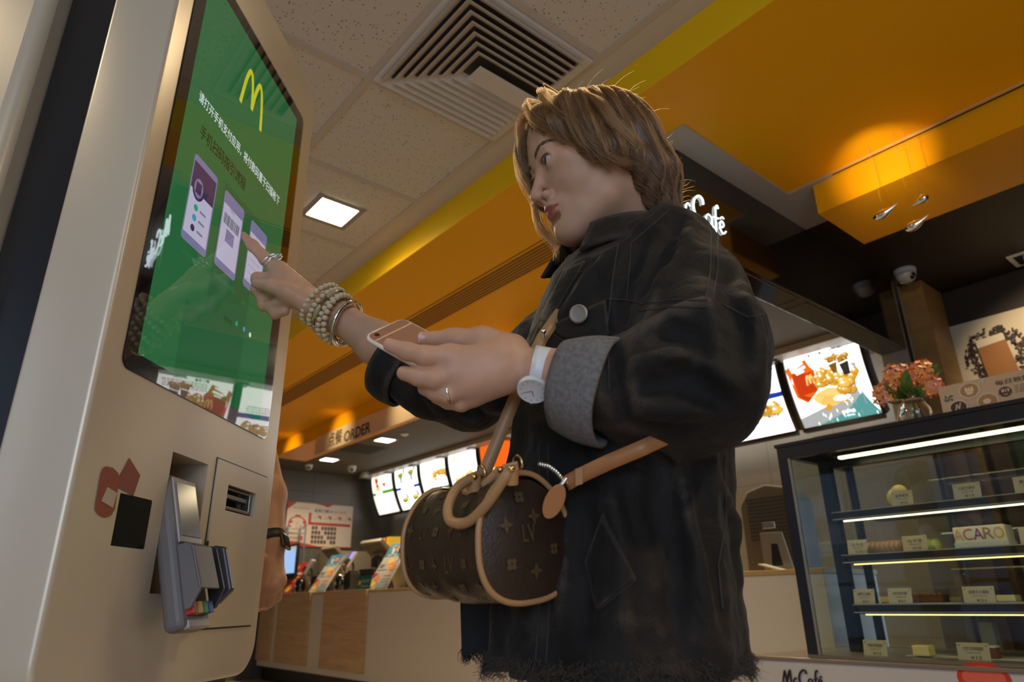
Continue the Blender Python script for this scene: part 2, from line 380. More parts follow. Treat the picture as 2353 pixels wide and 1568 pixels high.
mb = MB(); mb.box((2.6, -3.2, ZO), (4.6, 1.434, ZO+.03)); struct(mb.build('ceiling', m_choc))
mb = MB(); mb.box((2.75, 1.434, ZC), (5.6, 9.6, ZC+.03)); struct(mb.build('ceiling', m_dark))
mb = MB(); mb.box((-3.2, 9.53, 0), (5.6, 9.65, ZC)); wn = mb.build('wall_north', M('dark_grey_tile', (.085, .08, .072), .35)); struct(wn)
nt, b = nodes_of(_M['dark_grey_tile']); br = nt.nodes.new('ShaderNodeTexBrick'); v = mapped(nt, (1, 1, 1), (pi/2, 0, 0)); nt.links.new(v, br.inputs[0])
br.offset = 0; br.inputs['Scale'].default_value = 1; br.inputs['Brick Width'].default_value = .6; br.inputs['Row Height'].default_value = .6; br.inputs['Mortar Size'].default_value = .004
br.inputs['Color1'].default_value = (.095, .088, .075, 1); br.inputs['Color2'].default_value = (.105, .098, .085, 1); br.inputs['Mortar'].default_value = (.05, .045, .04, 1)
nt.links.new(br.outputs['Color'], b.inputs['Base Color'])
m_kw = M('kitchen_wall_tile', (.20, .16, .11), .4); nt, b = nodes_of(m_kw); br = nt.nodes.new('ShaderNodeTexBrick'); v = mapped(nt, (1, 1, 1), (0, pi/2, 0)); nt.links.new(v, br.inputs[0])
br.offset = 0; br.inputs['Scale'].default_value = 1; br.inputs['Brick Width'].default_value = .6; br.inputs['Row Height'].default_value = .6; br.inputs['Mortar Size'].default_value = .003
br.inputs['Color1'].default_value = (.19, .155, .11, 1); br.inputs['Color2'].default_value = (.20, .16, .115, 1); br.inputs['Mortar'].default_value = (.11, .09, .06, 1); nt.links.new(br.outputs['Color'], b.inputs['Base Color'])
mb = MB(); mb.box((5.5, 1.434, 0), (5.62, 9.6, ZC)); struct(mb.build('wall_east', m_kw))
mb = MB(); mb.box((4.30, -3.2, 0), (4.42, 1.434, ZO)); struct(mb.build('wall_east', m_choc))
mb = MB(); mb.box((5.3, 7.3, 0), (5.5, 9.1, ZC)); struct(mb.build('pillar', M('dark_pillar', (.09, .085, .075), .6)))
mb = MB(); mb.box((5.25, 4.9, 0), (5.5, 8.55, 1.95)); struct(mb.build('wall_east', M('grey_wall_panel', (.24, .22, .19), .5)))
mb = MB(); mb.box((-3.3, -3.3, -.05), (5.6, 9.6, 0)); fl = mb.build('floor', M('floor_tile', (.42, .36, .30), .4, var=(6, .1))); struct(fl)
# glass front behind the camera (west) and a side wall
mb = MB(); mb.box((-3.3, -3.3, 0), (-3.2, 9.6, .35)); mb.box((-3.3, -3.3, 2.45), (-3.2, 9.6, 2.7)); mb.box((-3.3, 5.2, .35), (-3.2, 9.6, 2.45)); struct(mb.build('wall_west', M('west_wall_paint', (.22, .2, .18), .6)))
for i, y in enumerate((-3.2, -1.1, 1.0, 3.1)):
    mb = MB(); mb.box((-3.28, y, .35), (-3.22, y+.06, 2.45)); mb.box((-3.28, y+2.04, .35), (-3.22, y+2.1, 2.45)); mb.box((-3.28, y+.06, .35), (-3.22, y+2.04, .42)); mb.box((-3.28, y+.06, 2.38), (-3.22, y+2.04, 2.45)); mb.box((-3.28, y+.06, 1.0), (-3.22, y+2.04, 1.04))
    w = mb.build('window_%d' % (i+1), m_black); struct(w)
    g = MB(); g.box((-3.252, y+.06, .42), (-3.248, y+2.04, 2.38)); g.build('window_pane', glass('window_glass'), w)
mb = MB(); mb.box((-3.14, -3.39, .35), (-3.06, -3.31, 2.45)); mb.box((-.88, -3.39, .35), (-.8, -3.31, 2.45)); mb.box((-3.06, -3.39, .35), (-.88, -3.31, .42)); mb.box((-3.06, -3.39, 2.38), (-.88, -3.31, 2.45)); w = mb.build('window_5', m_black); struct(w)  # unseen south window, added to go with the daylight fill
g = MB(); g.box((-3.06, -3.352, .42), (-.88, -3.348, 2.38)); g.build('window_pane', glass('window_glass'), w)
mb = MB(); mb.box((-3.3, -3.4, 0), (-3.14, -3.3, 2.7)); mb.box((-3.14, -3.4, 0), (-.8, -3.3, .35)); mb.box((-3.14, -3.4, 2.45), (-.8, -3.3, 2.7)); mb.box((-.8, -3.4, 0), (5.6, -3.3, 2.7)); struct(mb.build('wall_south', M('south_wall_paint', (.14, .12, .10), .6)))
# the street outside: pavement and two building fronts seen in the reflections
mb = MB(); mb.box((-30, -20, -.1), (-3.3, 30, -.05)); struct(mb.build('pavement', M('street_paving', (.2, .21, .23), .8)))
for (y0, y1, x, z, nm) in ((-18, 1.0, -14, 12, 'dark glass office block across the street behind the camera'), (4.2, 30, -12, 9, 'lower grey building across the street behind the camera')):
    mb = MB(); mb.box((x-4, y0, 0), (x, y1, z)); o = mb.build('building', M('facade_panels', (.10, .14, .20), .5)); tag(o, nm, 'building')
# ---------------------------------------------------------------- air diffuser in the tiled ceiling
m_dif = M('diffuser_paint', (.60, .54, .47), .45)
t = thing('air_diffuser', 'beige square ceiling air diffuser with nested louvres', 'air vent', (1.19, 1.57, ZC))
x0, x1, y0, y1 = .905, 1.475, 1.282, 1.858
mb = MB(); w = .035
for a, b_ in (((x0, y0), (x1, y0+w)), ((x0, y1-w), (x1, y1)), ((x0, y0+w), (x0+w, y1-w)), ((x1-w, y0+w), (x1, y1-w))): mb.box((*a, ZC-.012), (*b_, ZC+.004))
mb.build('frame', m_dif, t, bevel=.003)
mb = MB(); mb.box((x0+w, y0+w, ZC+.0), (x1-w, y1-w, ZC+.003)); mb.build('backing', M('duct_dark', (.05, .035, .03), .8), t)
for k in range(7):
    s = w+.012+k*.0315; d = .0285; xa, ya, yb = x0+s, y0+s, y1-s; xe = x1-w
    zt, zb = ZC-.003, ZC-.026; q = MB(); th = .004
    # each slat: a strip leaning outwards, three sides of a U
    A = [V(xe, ya, zt), V(xa, ya, zt), V(xa, yb, zt), V(xe, yb, zt)]; B = [V(xe, ya-d, zb), V(xa-d, ya-d, zb), V(xa-d, yb+d, zb), V(xe, yb+d, zb)]
    A = [a+V(0, 0, 0) for a in A]
    q.add([*A, *B, *[p+V(0, 0, th) for p in A], *[p+V(0, 0, th) for p in B]], [(0,1,5,4),(1,2,6,5),(2,3,7,6),(8,12,13,9),(9,13,14,10),(10,14,15,11),(4,5,13,12),(5,6,14,13),(6,7,15,14),(0,4,12,8),(3,11,15,7),(0,8,9,1),(1,9,10,2),(2,10,11,3)])
    q.build('slat', m_dif, t)
s = w+.012+7*.0315
mb = MB(); mb.box((x0+s-.02, y0+s-.02, ZC-.04), (x1-w, y1-s+.02, ZC-.034)); mb.build('centre_plate', m_dif, t, bevel=.002)
# linear slot vent in the orange ceiling
t = thing('slot_vent', 'long narrow linear air vent in the orange ceiling', 'air vent', (2.11, 4, ZO))
mb = MB(); mb.box((2.045, 1.35, ZO-.001), (2.205, 8.6, ZO+.02)); mb.build('backing', M('slot_brown', (.20, .085, .008), .6), t)
for k in range(7):
    x = 2.055+k*.0225; mb = MB(); mb.box((x, 1.35, ZO-.006), (x+.009, 8.6, ZO-.001)); mb.build('slat', M('slot_slat', (.50, .22, .01), .5), t)
mb = MB(); mb.box((2.02, 1.35, ZO-.003), (2.026, 8.6, ZO-.0005)); mb.build('edge_strip', M('slot_brown', (.20, .085, .008)), t)
# square recessed lights
def ceil_light(x, y, z, label, sz=.19, frame=.028, grp=None):
    t = thing('ceiling_light', label, 'ceiling light', (x, y, z), grp); h = sz/2; f = h+frame; mb = MB()
    for a, b_ in (((x-f, y-f), (x+f, y-h)), ((x-f, y+h), (x+f, y+f)), ((x-f, y-h), (x-h, y+h)), ((x+h, y-h), (x+f, y+h))): mb.box((*a, z-.008), (*b_, z-.001))
    mb.build('frame', M('lamp_frame', (.30, .27, .23), .4), t, bevel=.002)
    mb = MB(); mb.box((x-h, y-h, z-.004), (x+h, y+h, z-.002)); mb.build('diffuser', m_lampw, t)
ceil_light(1.20, 2.80, ZC, 'square white light in the speckled tile ceiling beside the kiosk')
ceil_light(3.93, 7.05, ZC, 'square lit lamp in the dark service ceiling, nearer the order sign lettering')
ceil_light(3.92, 8.50, ZC, 'square lit lamp at the far end of the dark service ceiling')
t = thing('recessed_downlight', 'rectangular framed downlight in the dark ceiling above the coffee counter', 'ceiling light', (4.14, .72, ZO))
mb = MB(); mb.box((4.06, .60, ZO-.008), (4.24, .79, ZO-.001)); mb.build('frame', m_white, t, bevel=.003)
mb = MB(); mb.box((4.085, .63, ZO-.010), (4.215, .765, ZO-.008)); mb.build('recess', m_black, t)
mb = MB(); mb.ball((4.15, .69, ZO-.012), (.03, .04, .012), 16); mb.build('bulb', glow('bulb_warm', (1, .9, .7), 3), t, smooth=60)
# dark return vent in the service ceiling
t = thing('return_vent', 'dark square air return grille in the grey service ceiling', 'air vent', (3.97, 7.65, ZC))
mb = MB(); mb.box((3.74, 7.42, ZC-.004), (4.20, 7.90, ZC-.001)); mb.build('frame', M('vent_dark', (.05, .043, .033), .6), t)
for k in range(12): mb = MB(); y = 7.44+k*.038; mb.box((3.77, y, ZC-.010), (4.17, y+.012, ZC-.004)); mb.build('slat', M('vent_slat', (.07, .06, .045), .6), t)
# sprinkler disc
mb = MB(); mb.lathe((3.96, 6.66, ZC), [(.045, -.001), (.045, -.008), (.02, -.012), (.018, -.022), (.006, -.024)], 20, Z=(0, 0, 1)); tag(mb.build('sprinkler_cover', m_white, smooth=40), 'small round white sprinkler cover in the service ceiling', 'sprinkler')
# dome cameras
def dome(c, label, r, look):
    t = thing('security_camera', label, 'security camera', c); c = np.array(c)
    mb = MB(); mb.lathe(c, [(r*1.05, 0), (r*1.05, -r*.35), (r*.98, -r*.5)], 24); mb.build('base', m_white, t, smooth=40)
    mb = MB(); mb.ball(c+V(0, 0, -r*.55), (r, r, r*.95), 24); mb.build('shell', M('dome_shell', (.5, .47, .42), .3), t, smooth=60)
    lk = unit(look); mb = MB(); p = c+V(0, 0, -r*.55)+lk*r*.72; mb.ball(p, r*.42, 16); mb.build('lens', m_blackg, t, smooth=60)
dome((3.80, 1.19, ZO), 'grey dome security camera on the dark brown ceiling above the café fascia', .052, (-.3, -.8, -.5))
dome((3.86, 9.0, ZC), 'white dome camera under the orange beam end, left of the far lamps', .05, (-.3, -.8, -.5))
dome((4.38, 8.75, ZC), 'white dome camera between the far lamps and the menu boards', .06, (-.3, -.8, -.6))
# ---------------------------------------------------------------- order sign
t = thing('order_sign', 'pale metal overhead sign with dark lettering 点餐 ORDER on the orange beam', 'sign', (2.735, 4.5, 2.2))
mb = MB(); mb.box((2.728, 1.6, 2.218), (2.738, 6.255, 2.395)); mb.build('sign_board', M('brushed_champagne', (.74, .60, .43), .32, .35), t, bevel=.002)
mb = MB(); p = lambda x, y: onx(x, y, 2.7275)
Yd = V(0, 0, 1); Xd = V(0, -1, 0)
def ordtext(s, a, b, h, bold):
    P0 = p(*a); P1 = p(*b); text_mb(mb, s, P0, Xd, Yd, h, .002, width=abs(P1[1]-P0[1]), bold=bold)
ordtext('点餐', (753, 1030), (785, 1020), .135, .006)
ordtext('ORDER', (790, 1017.5), (851, 995), .10, .02)
mb.build('lettering', M('sign_letter', (.05, .032, .015), .5), t)
# ---------------------------------------------------------------- café fascia with script lettering
t = thing('cafe_fascia', 'glossy black overhead fascia with glowing white McCafé script lettering', 'sign', (2.9, 1.37, 2.12))
mb = MB(); mb.box((1.95, 1.300, 2.122), (3.89, 1.434, 2.524)); mb.build('fascia_box', m_blackg, t, bevel=.002)
mb = MB(); 
for a, b_ in (((1.97, 1.318), (2.79, 1.323)), ((2.86, 1.318), (3.87, 1.323)), ((2.79, 1.318), (2.795, 1.43)), ((2.86, 1.318), (2.865, 1.43))): mb.box((*a, 2.119), (*b_, 2.123))
mb.build('underside_trim', M('bronze_trim', (.20, .13, .07), .4, .6), t)
def mccafe(mb, o, X, Y, s, w):
    """script lettering, cap height s"""
    def st(pts, ww=1.0): stroke(mb, [(x*s, y*s) for x, y in pts], w*ww, o, X, Y, w)
    st([(0, 0), (.12, .45), (.30, .95), (.33, .6), (.36, .1)]); st([(.36, .1), (.55, .6), (.74, 1.0), (.74, .55), (.76, .05), (.86, .02)], 1.15)
    st([(1.22, .40), (1.12, .48), (1.0, .36), (.95, .16), (1.05, .02), (1.2, .08), (1.3, .18)], .9)
    st([(2.05, .80), (2.02, 1.0), (1.82, 1.05), (1.55, .82), (1.42, .45), (1.52, .10), (1.78, .0), (2.0, .12)], 1.25)
    st([(2.46, .42), (2.28, .48), (2.12, .30), (2.14, .06), (2.30, .04), (2.44, .25), (2.48, .44), (2.44, .12), (2.50, .02), (2.6, .10)], .9)
    st([(2.98, .98), (2.92, 1.08), (2.80, .92), (2.72, .45), (2.64, -.02), (2.56, -.18)], 1.1); st([(2.60, .50), (2.80, .52), (2.94, .56)], .8)
    st([(2.96, .22), (3.10, .26), (3.20, .38), (3.12, .50), (2.98, .40), (2.94, .14), (3.04, .0), (3.18, .04), (3.28, .14)], .95)
    st([(3.06, .62), (3.16, .70), (3.26, .66)], .8)
mb = MB(); o0 = ony(1510, 466, 1.298); mccafe(mb, ony(1535, 470, 1.297), V(1, 0, 0), V(0, 0, 1), .112, .0062); mb.build('lettering', glow('letter_glow', (.80, .95, 1.0), 1.6), t, smooth=60)
# wood clad column at the end of the fascia
mb = MB(); mb.box((4.0, 1.185, 0), (4.29, 1.298, ZO)); struct(mb.build('column', m_wood('column_wood', (.26, .13, .035), (.34, .18, .05), (1, 1, 6))))
mb = MB(); mb.box((3.89, 1.298, 0), (3.905, 1.434, ZO)); mb.box((3.99, 1.298, 0), (4.0, 1.31, ZO)); struct(mb.build('trim_6', M('edge_metal2', (.35, .3, .22), .35, .5)))
# ================================================================ menu boards
m_frame = M('menu_frame', (.008, .008, .007), .3)
def gl(c, s=1.0):
    s = s*(.75 if min(c) > .7 else .40)
    return glow('art_%02x%02x%02x_%d' % (int(c[0]*255), int(c[1]*255), int(c[2]*255), int(s*10)), c, s)
class Art:
    """flat artwork on a surface map(u, v, off), one material per colour"""
    def __init__(s, fn, mats, base=0.0): s.mb = MB(); s.fn = fn; s.mats = mats; s.lv = base
    def sh(s, pts, c, lv=None):
        s.lv += .00006; s.mb.cm = c; s.mb.add([s.fn(u, v, .0012+s.lv+(lv or 0)) for u, v in pts], [tuple(range(len(pts)))])
    def rect(s, u0, v0, u1, v1, c, n=1):
        for i in range(n):
            a = v0+(v1-v0)*i/n; b_ = v0+(v1-v0)*(i+1)/n; s.lv -= .00006*(i > 0); s.sh([(u0, a), (u1, a), (u1, b_), (u0, b_)], c)
    def disc(s, u, v, ru, rv, c, n=18, a0=0, wob=0):
        s.sh([(u+ru*(1+wob*sin(5*k+u*40))*cos(a0+2*pi*k/n), v+rv*(1+wob*cos(4*k+v*30))*sin(a0+2*pi*k/n)) for k in range(n)], c)
    def text(s, t, u, v, h, c, width=None, bold=0.0, shear=0., rot=0.):
        q = MB(); text_mb(q, t, (0, 0, 0), (cos(rot), sin(rot), 0), (-sin(rot), cos(rot), 0), h, width=width, bold=bold, shear=shear); s.lv += .00006; s.mb.cm = c
        s.mb.add([s.fn(u+p[0], v+p[1], .0012+s.lv) for p in q.v], q.f)
    def line(s, pts, w, c):
        for (a, b_) in zip(pts[:-1], pts[1:]):
            a = np.array(a); b_ = np.array(b_); d = b_-a; d = d/(np.linalg.norm(d)+1e-9); n = np.array([-d[1], d[0]])*w/2
            s.sh([a-n-d*w*.3, b_-n+d*w*.3, b_+n+d*w*.3, a+n-d*w*.3], c)
    def build(s, name, parent): return s.mb.build(name, s.mats, parent)
def arches(A, u, v, w, h, c, lw):
    """two tall rounded arches side by side"""
    for sgn in (-1, 1):
        P = [(u+sgn*w*(.02+.46*t), v+h*(.0+1.0*sin(pi*t**.92)**.62 if t < 1 else 0)) for t in [k/16 for k in range(17)]]
        P[0] = (u+sgn*w*.02, v+h*.12)
        A.line(P, lw, c)
MX, MZ0, MZ1, MD = 4.97, 1.245+.86, 1.795+.86, .17
def bmap(yL):
    def fn(u, v, off):      # u 0..1 left to right, v 0..1 bottom to top
        t = 1-v; x = MX+MD*t**1.8; dx = MD*1.8*max(t, .02)**.8; dz = -(MZ1-MZ0); n = unit((dz, 0, -dx)); return V(x, yL-.59*u, MZ1+(MZ0-MZ1)*t)+n*off
    return fn
WH = gl((1, .98, .93), 1.6); BG = gl((1, .93, .80), 1.0)
C_R, C_G, C_B, C_O, C_Y, C_K, C_T, C_OR, C_GR, C_BR = gl((.75, .06, .01)), gl((.12, .42, .03)), gl((.02, .06, .50)), gl((.85, .42, .04), 1.1), gl((1, .66, .20), 1.3), gl((.05, .04, .03)), gl((.13, .42, .40)), gl((1, .15, .01), 1.2), gl((.55, .57, .55)), gl((.30, .12, .02))
AM = [WH, BG, C_R, C_G, C_B, C_O, C_Y, C_K, C_T, C_OR, C_GR, C_BR, gl((.50, .20, .02)), gl((1, .62, .10), 1.1)]
def nuggets(A, u0, v0, n, r, c=5, sd=1, su=.2, sv=.1):
    R = random.Random(sd)
    for i in range(n):
        u = u0+R.uniform(-su, su); v = v0+R.uniform(-sv, sv); ru, rv = r*R.uniform(.75, 1.2), r*R.uniform(.6, .95); a_ = R.random()*3
        A.disc(u+.004, v-.008, ru*1.04, rv*1.05, 12, 14, a_, .12); A.disc(u, v, ru, rv, 5 if R.random() < .6 else 13, 14, a_, .12); A.disc(u-ru*.2, v+rv*.25, ru*.6, rv*.5, 6 if R.random() < .7 else 13, 10, a_, .2); A.disc(u-ru*.3, v+rv*.35, ru*.25, rv*.18, 0, 7)
def smalltext(A, u0, v0, u1, n, h, gap, c=7, sd=3):
    R = random.Random(sd)
    for i in range(n):
        u = u0; v = v0-i*gap
        while u < u1: w = R.uniform(.02, .05); A.rect(u, v, min(u+w, u1), v+h, c); u += w+.012
def menu(i, kind, label):
    yL = 9.25-.669*i; fn = bmap(yL); t = thing('menu_board', label, 'menu board', (MX+.08, yL-.295, MZ0), 'lit menu boards over the service counter')
    mb = MB(); N = 10
    def prof(v, o): return fn(0, v, o)
    P = [fn(0, j/N, -.002) for j in range(N+1)]; Q = [fn(0, j/N, -.06) for j in range(N+1)]
    for y0, y1, f0, f1 in ((yL+.034, yL+.002, .014, -.06), (yL-.592, yL-.624, .014, -.06)):
        for j in range(N):
            a = [fn(0, j/N, f0), fn(0, (j+1)/N, f0), fn(0, (j+1)/N, f1), fn(0, j/N, f1)]; mb.prism([V(p[0], y0, p[2]) for p in a], (0, y1-y0, 0))
    mb.box((MX-.012, yL-.60, MZ1), (MX+.06, yL+.01, MZ1+.022)); mb.box((MX+MD-.03, yL-.60, MZ0-.03), (MX+MD+.03, yL+.01, MZ0)); mb.build('frame', m_frame, t)
    q = MB(); q.grid(lambda a, b_: fn(a, b_, 0), 1, 30); q.grid(lambda a, b_: fn(1-a, b_, -.05), 1, 14); q.build('lit_panel', [C_OR if kind == 'orange' else (BG if kind == 'drinks' else WH)], t, smooth=60)
    A = Art(fn, AM, .0025)
    if kind == 'drinks':
        A.rect(0, .49, .45, .56, 0, 2); A.rect(.45, .50, 1, .575, 3, 2); A.rect(0, .485, .16, .56, 3, 2)
        A.sh([(.14, .92), (.30, .94), (.34, .62), (.22, .60)], 2); A.disc(.28, .63, .12, .05, 6); A.disc(.22, .93, .08, .025, 6); A.sh([(.50, .80), (.68, .80), (.64, .68), (.56, .66)], 2); A.sh([(.48, .84), (.70, .84), (.67, .77), (.52, .77)], 0)
        smalltext(A, .04, .42, .5, 7, .012, .045); smalltext(A, .58, .42, .95, 3, .012, .05); A.text('饮品', .74, .82, .05, 11); A.text('小食', .74, .75, .05, 11)
    elif kind == 'sundae':
        for u, v in ((.26, .86), (.72, .88)):
            A.sh([(u-.1, v-.06), (u+.1, v-.06), (u+.05, v-.16), (u+.08, v-.22), (u-.07, v-.22), (u-.04, v-.16)], 10); A.disc(u, v-.03, .13, .05, 3, 14, 0, .1); A.disc(u, v+.0, .12, .035, 5, 14, 0, .2); A.sh([(u+.1, v), (u+.17, v), (u+.2, v+.10), (u+.12, v+.11)], 7)
        A.rect(0, .475, 1, .545, 4, 2); A.rect(.22, .485, .76, .54, 0, 2); A.text('套餐', .26, .49, .04, 7, bold=.02)
        for u, v in ((.28, .24), (.74, .26)): A.disc(u, v, .14, .055, 5, 14, 0, .1); A.disc(u-.03, v-.04, .10, .03, 3, 12); A.disc(u, v+.03, .12, .03, 6); A.sh([(u+.12, v+.02), (u+.19, v+.02), (u+.12, v+.14), (u+.05, v+.13)], 7)
        smalltext(A, .1, .06, .9, 2, .012, .03); A.text('甜品', .04, .92, .035, 7)
    elif kind == 'burger':
        A.text('麦趣鸡盒', .22, .80, .05, 7, bold=.02); A.disc(.86, .62, .20, .10, 5, 16, 0, .08); A.disc(.84, .70, .17, .05, 6, 14, 0, .1); A.disc(.80, .56, .14, .04, 0); nuggets(A, .60, .62, 6, .07, 5, 2, .10, .08)
        A.rect(.55, .0, 1, .36, 8, 4); A.disc(.45, .25, .26, .13, 0, 20); nuggets(A, .5, .22, 12, .08, 5, 4, .3, .10); A.disc(.42, .12, .2, .05, 6)
    elif kind == 'nuggets':
        A.sh([(.10, .88), (.45, .96), (.80, .50), (.98, .30), (.7, .12), (.3, .10), (.12, .4)], 6)
        R = random.Random(5)
        for k in range(26): u = .14+k*.017; A.line([(u, .9-.01*k), (u+.04+R.random()*.03, .55), (u+.02, .30), (u+.05, .2)], .010, 5 if k % 3 else 0)
        nuggets(A, .5, .25, 10, .08, 5, 6, .3, .08); A.rect(0, 0, 1, .08, 10, 1)
    elif kind == 'orange':
        A.text('全新', .3, .74, .08, 0, bold=.03); A.text('麦乐鸡', .25, .60, .06, 0, bold=.02); nuggets(A, .5, .3, 14, .09, 6, 7, .3, .14)
    elif kind == 'prices':
        A.rect(0, .49, 1, .56, 4, 2); A.text('麦香鸡块', .30, .72, .04, 7); smalltext(A, .3, .66, .9, 4, .012, .035); nuggets(A, .72, .36, 9, .09, 5, 9, .16, .04)
        for u, v, s_ in ((.12, .10, '9.50'), (.40, .13, '9.50'), (.72, .17, '16.50')): A.text('¥'+s_, u, v, .036, 7, bold=.03); A.text('麦香鸡腿', u-.02, v+.06, .042, 7, bold=.03)
        nuggets(A, .3, .82, 6, .07, 5, 3, .14, .04)
    elif kind == 'box':
        # teal planks, red meal box with the arches, chicken pieces, two cups
        A.sh([(.62, 1), (1, 1), (1, 0), (0, 0), (0, .14), (.35, .22), (.78, .36), (.88, .62)], 10)
        A.sh([(.80, 1), (1, 1), (1, 0), (.15, 0), (.62, .12), (.86, .3)], 8)
        for u in (.30, .46, .60, .74, .86): A.line([(u, .0), (u+.01, .16+.35*max(0, u-.5))], .007, 10)
        for u in (.91, .96): A.line([(u, 0), (u-.02, 1)], .006, 10)
        for k in range(40): R = random.Random(k); u = .2+.78*R.random(); v = R.random()*(.14 if u < .6 else .3 if u < .8 else .9); A.line([(u, v), (u, v+.04)], .006, 0 if k % 2 else 10)
        A.sh([(.0, .82), (.05, .86), (.08, .75), (.22, .88), (.29, .90), (.33, .79), (.38, .72), (.34, .44), (.17, .32), (.05, .42)], 9)
        A.sh([(.07, .75), (.26, .71), (.36, .72), (.34, .46), (.19, .33), (.08, .42)], 2); A.sh([(.19, .33), (.36, .46), (.38, .72), (.24, .66)], 9)
        A.line([(.10, .80), (.24, .86)], .028, 0); A.line([(.12, .76), (.26, .80)], .035, 0); A.line([(.14, .725), (.24, .745)], .02, 0)
        arches(A, .29, .55, .10, .12, 6, .022)
        nuggets(A, .52, .60, 20, .058, 6, 11, .14, .09); nuggets(A, .74, .50, 10, .06, 5, 12, .14, .10); A.disc(.49, .34, .22, .115, 6, 22, .3, .06)
        for k in range(11): A.line([(.30+.036*k, .40-.010*k), (.34+.036*k, .26-.004*k)], .012, 5)
        A.disc(.62, .30, .11, .035, 0); A.disc(.42, .21, .05, .04, 5, 12, 0, .2); nuggets(A, .70, .42, 5, .07, 5, 15, .06, .05)
        A.sh([(.58, .80), (.70, .80), (.67, .62), (.61, .62)], 11); A.sh([(.70, .78), (.84, .78), (.82, .56), (.74, .56)], 7); nuggets(A, .64, .82, 7, .035, 6, 16, .06, .02); nuggets(A, .78, .80, 7, .035, 6, 17, .06, .02)
        A.line([(.60, .75), (.68, .76)], .014, 0); A.line([(.72, .72), (.83, .74)], .014, 0)
        A.text('麦趣鸡盒', .34, .90, .050, 7, bold=.03); A.text('¥72.00。', .64, .905, .045, 7, bold=.02); smalltext(A, .36, .865, .95, 4, .012, .030, 11)
        A.text('鲜香鸡盒', .56, .10, .04, 0, bold=.01); A.text('限时供应', .60, .06, .025, 0)
    else: nuggets(A, .5, .4, 16, .08, 5, i, .3, .2); A.text('套餐', .3, .8, .06, 7); A.rect(0, .6, 1, .66, 4, 2)
    A.build('artwork', t)
for i, (k, l) in enumerate([('drinks', 'lit menu board with red drink and green band, leftmost of the row'), ('sundae', 'lit menu board with four dishes and a blue band across the middle'),
        ('burger', 'lit menu board with burger and plated chicken on white'), ('nuggets', 'lit menu board filled by one big golden fried chicken picture'), ('orange', 'lit orange menu board half hidden behind the bag strap'),
        ('a', 'lit menu board hidden behind the woman, next after the orange one'), ('b', 'second lit menu board behind the woman from the orange one'), ('c', 'third lit menu board behind the woman from the orange one'), ('d', 'lit menu board behind the woman, left of the priced one'),
        ('prices', 'lit menu board with prices and blue band just right of the woman'), ('box', 'lit menu board with red meal box, chicken and cola on teal planks')]): menu(i, k, l)
mb = MB(); mb.box((4.78, 1.9, ZC-.055), (4.93, 9.30, ZC-.002)); o = mb.build('menu_rail', M('rail_grey', (.40, .38, .34), .4)); tag(o, 'long pale grey rail at the ceiling holding the row of menu boards', 'rail')
for k in range(12): y = 9.28-.669*k; mb = MB(); mb.box((4.84, y-.04, ZC-.068), (4.93, y+.06, ZC-.056)); mb.build('bracket', m_frame, o)
mb = MB(); mb.box((4.72, 9.0, ZC-.06), (4.80, 9.12, ZC-.002)); mb.build('junction_box', m_white, o)
# ================================================================ service counter
m_ctr = M('counter_laminate', (.66, .61, .52), .4); m_oak = m_wood('oak_panel', (.46, .30, .15), (.60, .41, .22), (1, .6, 5), .5)
XC = 3.6; CT = 1.010
t = thing('service_counter', 'long pale laminate service counter with light oak panels on its front', 'counter', (3.9, 6, 0))
mb = MB(); mb.box((XC, 1.83, .17), (4.2, 9.45, .985)); mb.build('body', m_ctr, t, bevel=.003)
mb = MB(); mb.box((XC-.012, 1.82, .985), (4.2, 9.45, CT)); mb.build('worktop', M('counter_top_edge', (.50, .34, .12), .35), t, bevel=.003)
mb = MB(); mb.box((XC+.08, 1.85, 0), (4.18, 9.45, .17)); mb.build('plinth', M('plinth_black', (.012, .010, .010), .4), t)
for ya, yb in ((6.62, 7.60), (7.96, 8.87), (9.02, 9.45)):
    mb = MB(); mb.box((XC-.026, ya, .235), (XC, yb, CT+.004)); mb.build('oak_panel', m_oak, t, bevel=.002)
# ---- things on the counter
m_pos = M('pos_casing', (.20, .165, .12), .4); m_posd = M('pos_dark', (.03, .026, .02), .4); m_scr = glow('pos_screen_blue', (.20, .20, .85), 1.0)
def pos(y, label, w=.42):
    t = thing('till', label, 'till', (XC+.35, y, CT), 'tills on the service counter'); x = XC+.46
    mb = MB(); mb.box((x-.16, y-.17, CT), (x+.16, y+.17, CT+.24)); mb.box((x-.06, y-.08, CT+.24), (x+.10, y+.08, CT+.36)); mb.build('base', m_posd, t, bevel=.01)
    mb = MB(); mb.obox((x, y, CT+.43), V(0, w/2, 0), V(-.12, 0, .11), V(.016, 0, .018)); mb.build('screen', m_pos, t, bevel=.008)
    mb = MB(); mb.obox((x-.002, y, CT+.43), V(0, w/2-.035, 0), V(-.095, 0, .087), V(.020, 0, .022)); mb.build('screen_back_cover', M('pos_back', (.10, .085, .06), .5), t, bevel=.006)
    mb = MB(); mb.obox((x+.02, y, CT+.36), V(0, .10, 0), V(-.05, 0, .05), V(.02, 0, .02)); mb.build('stand_arm', m_pos, t, bevel=.004)
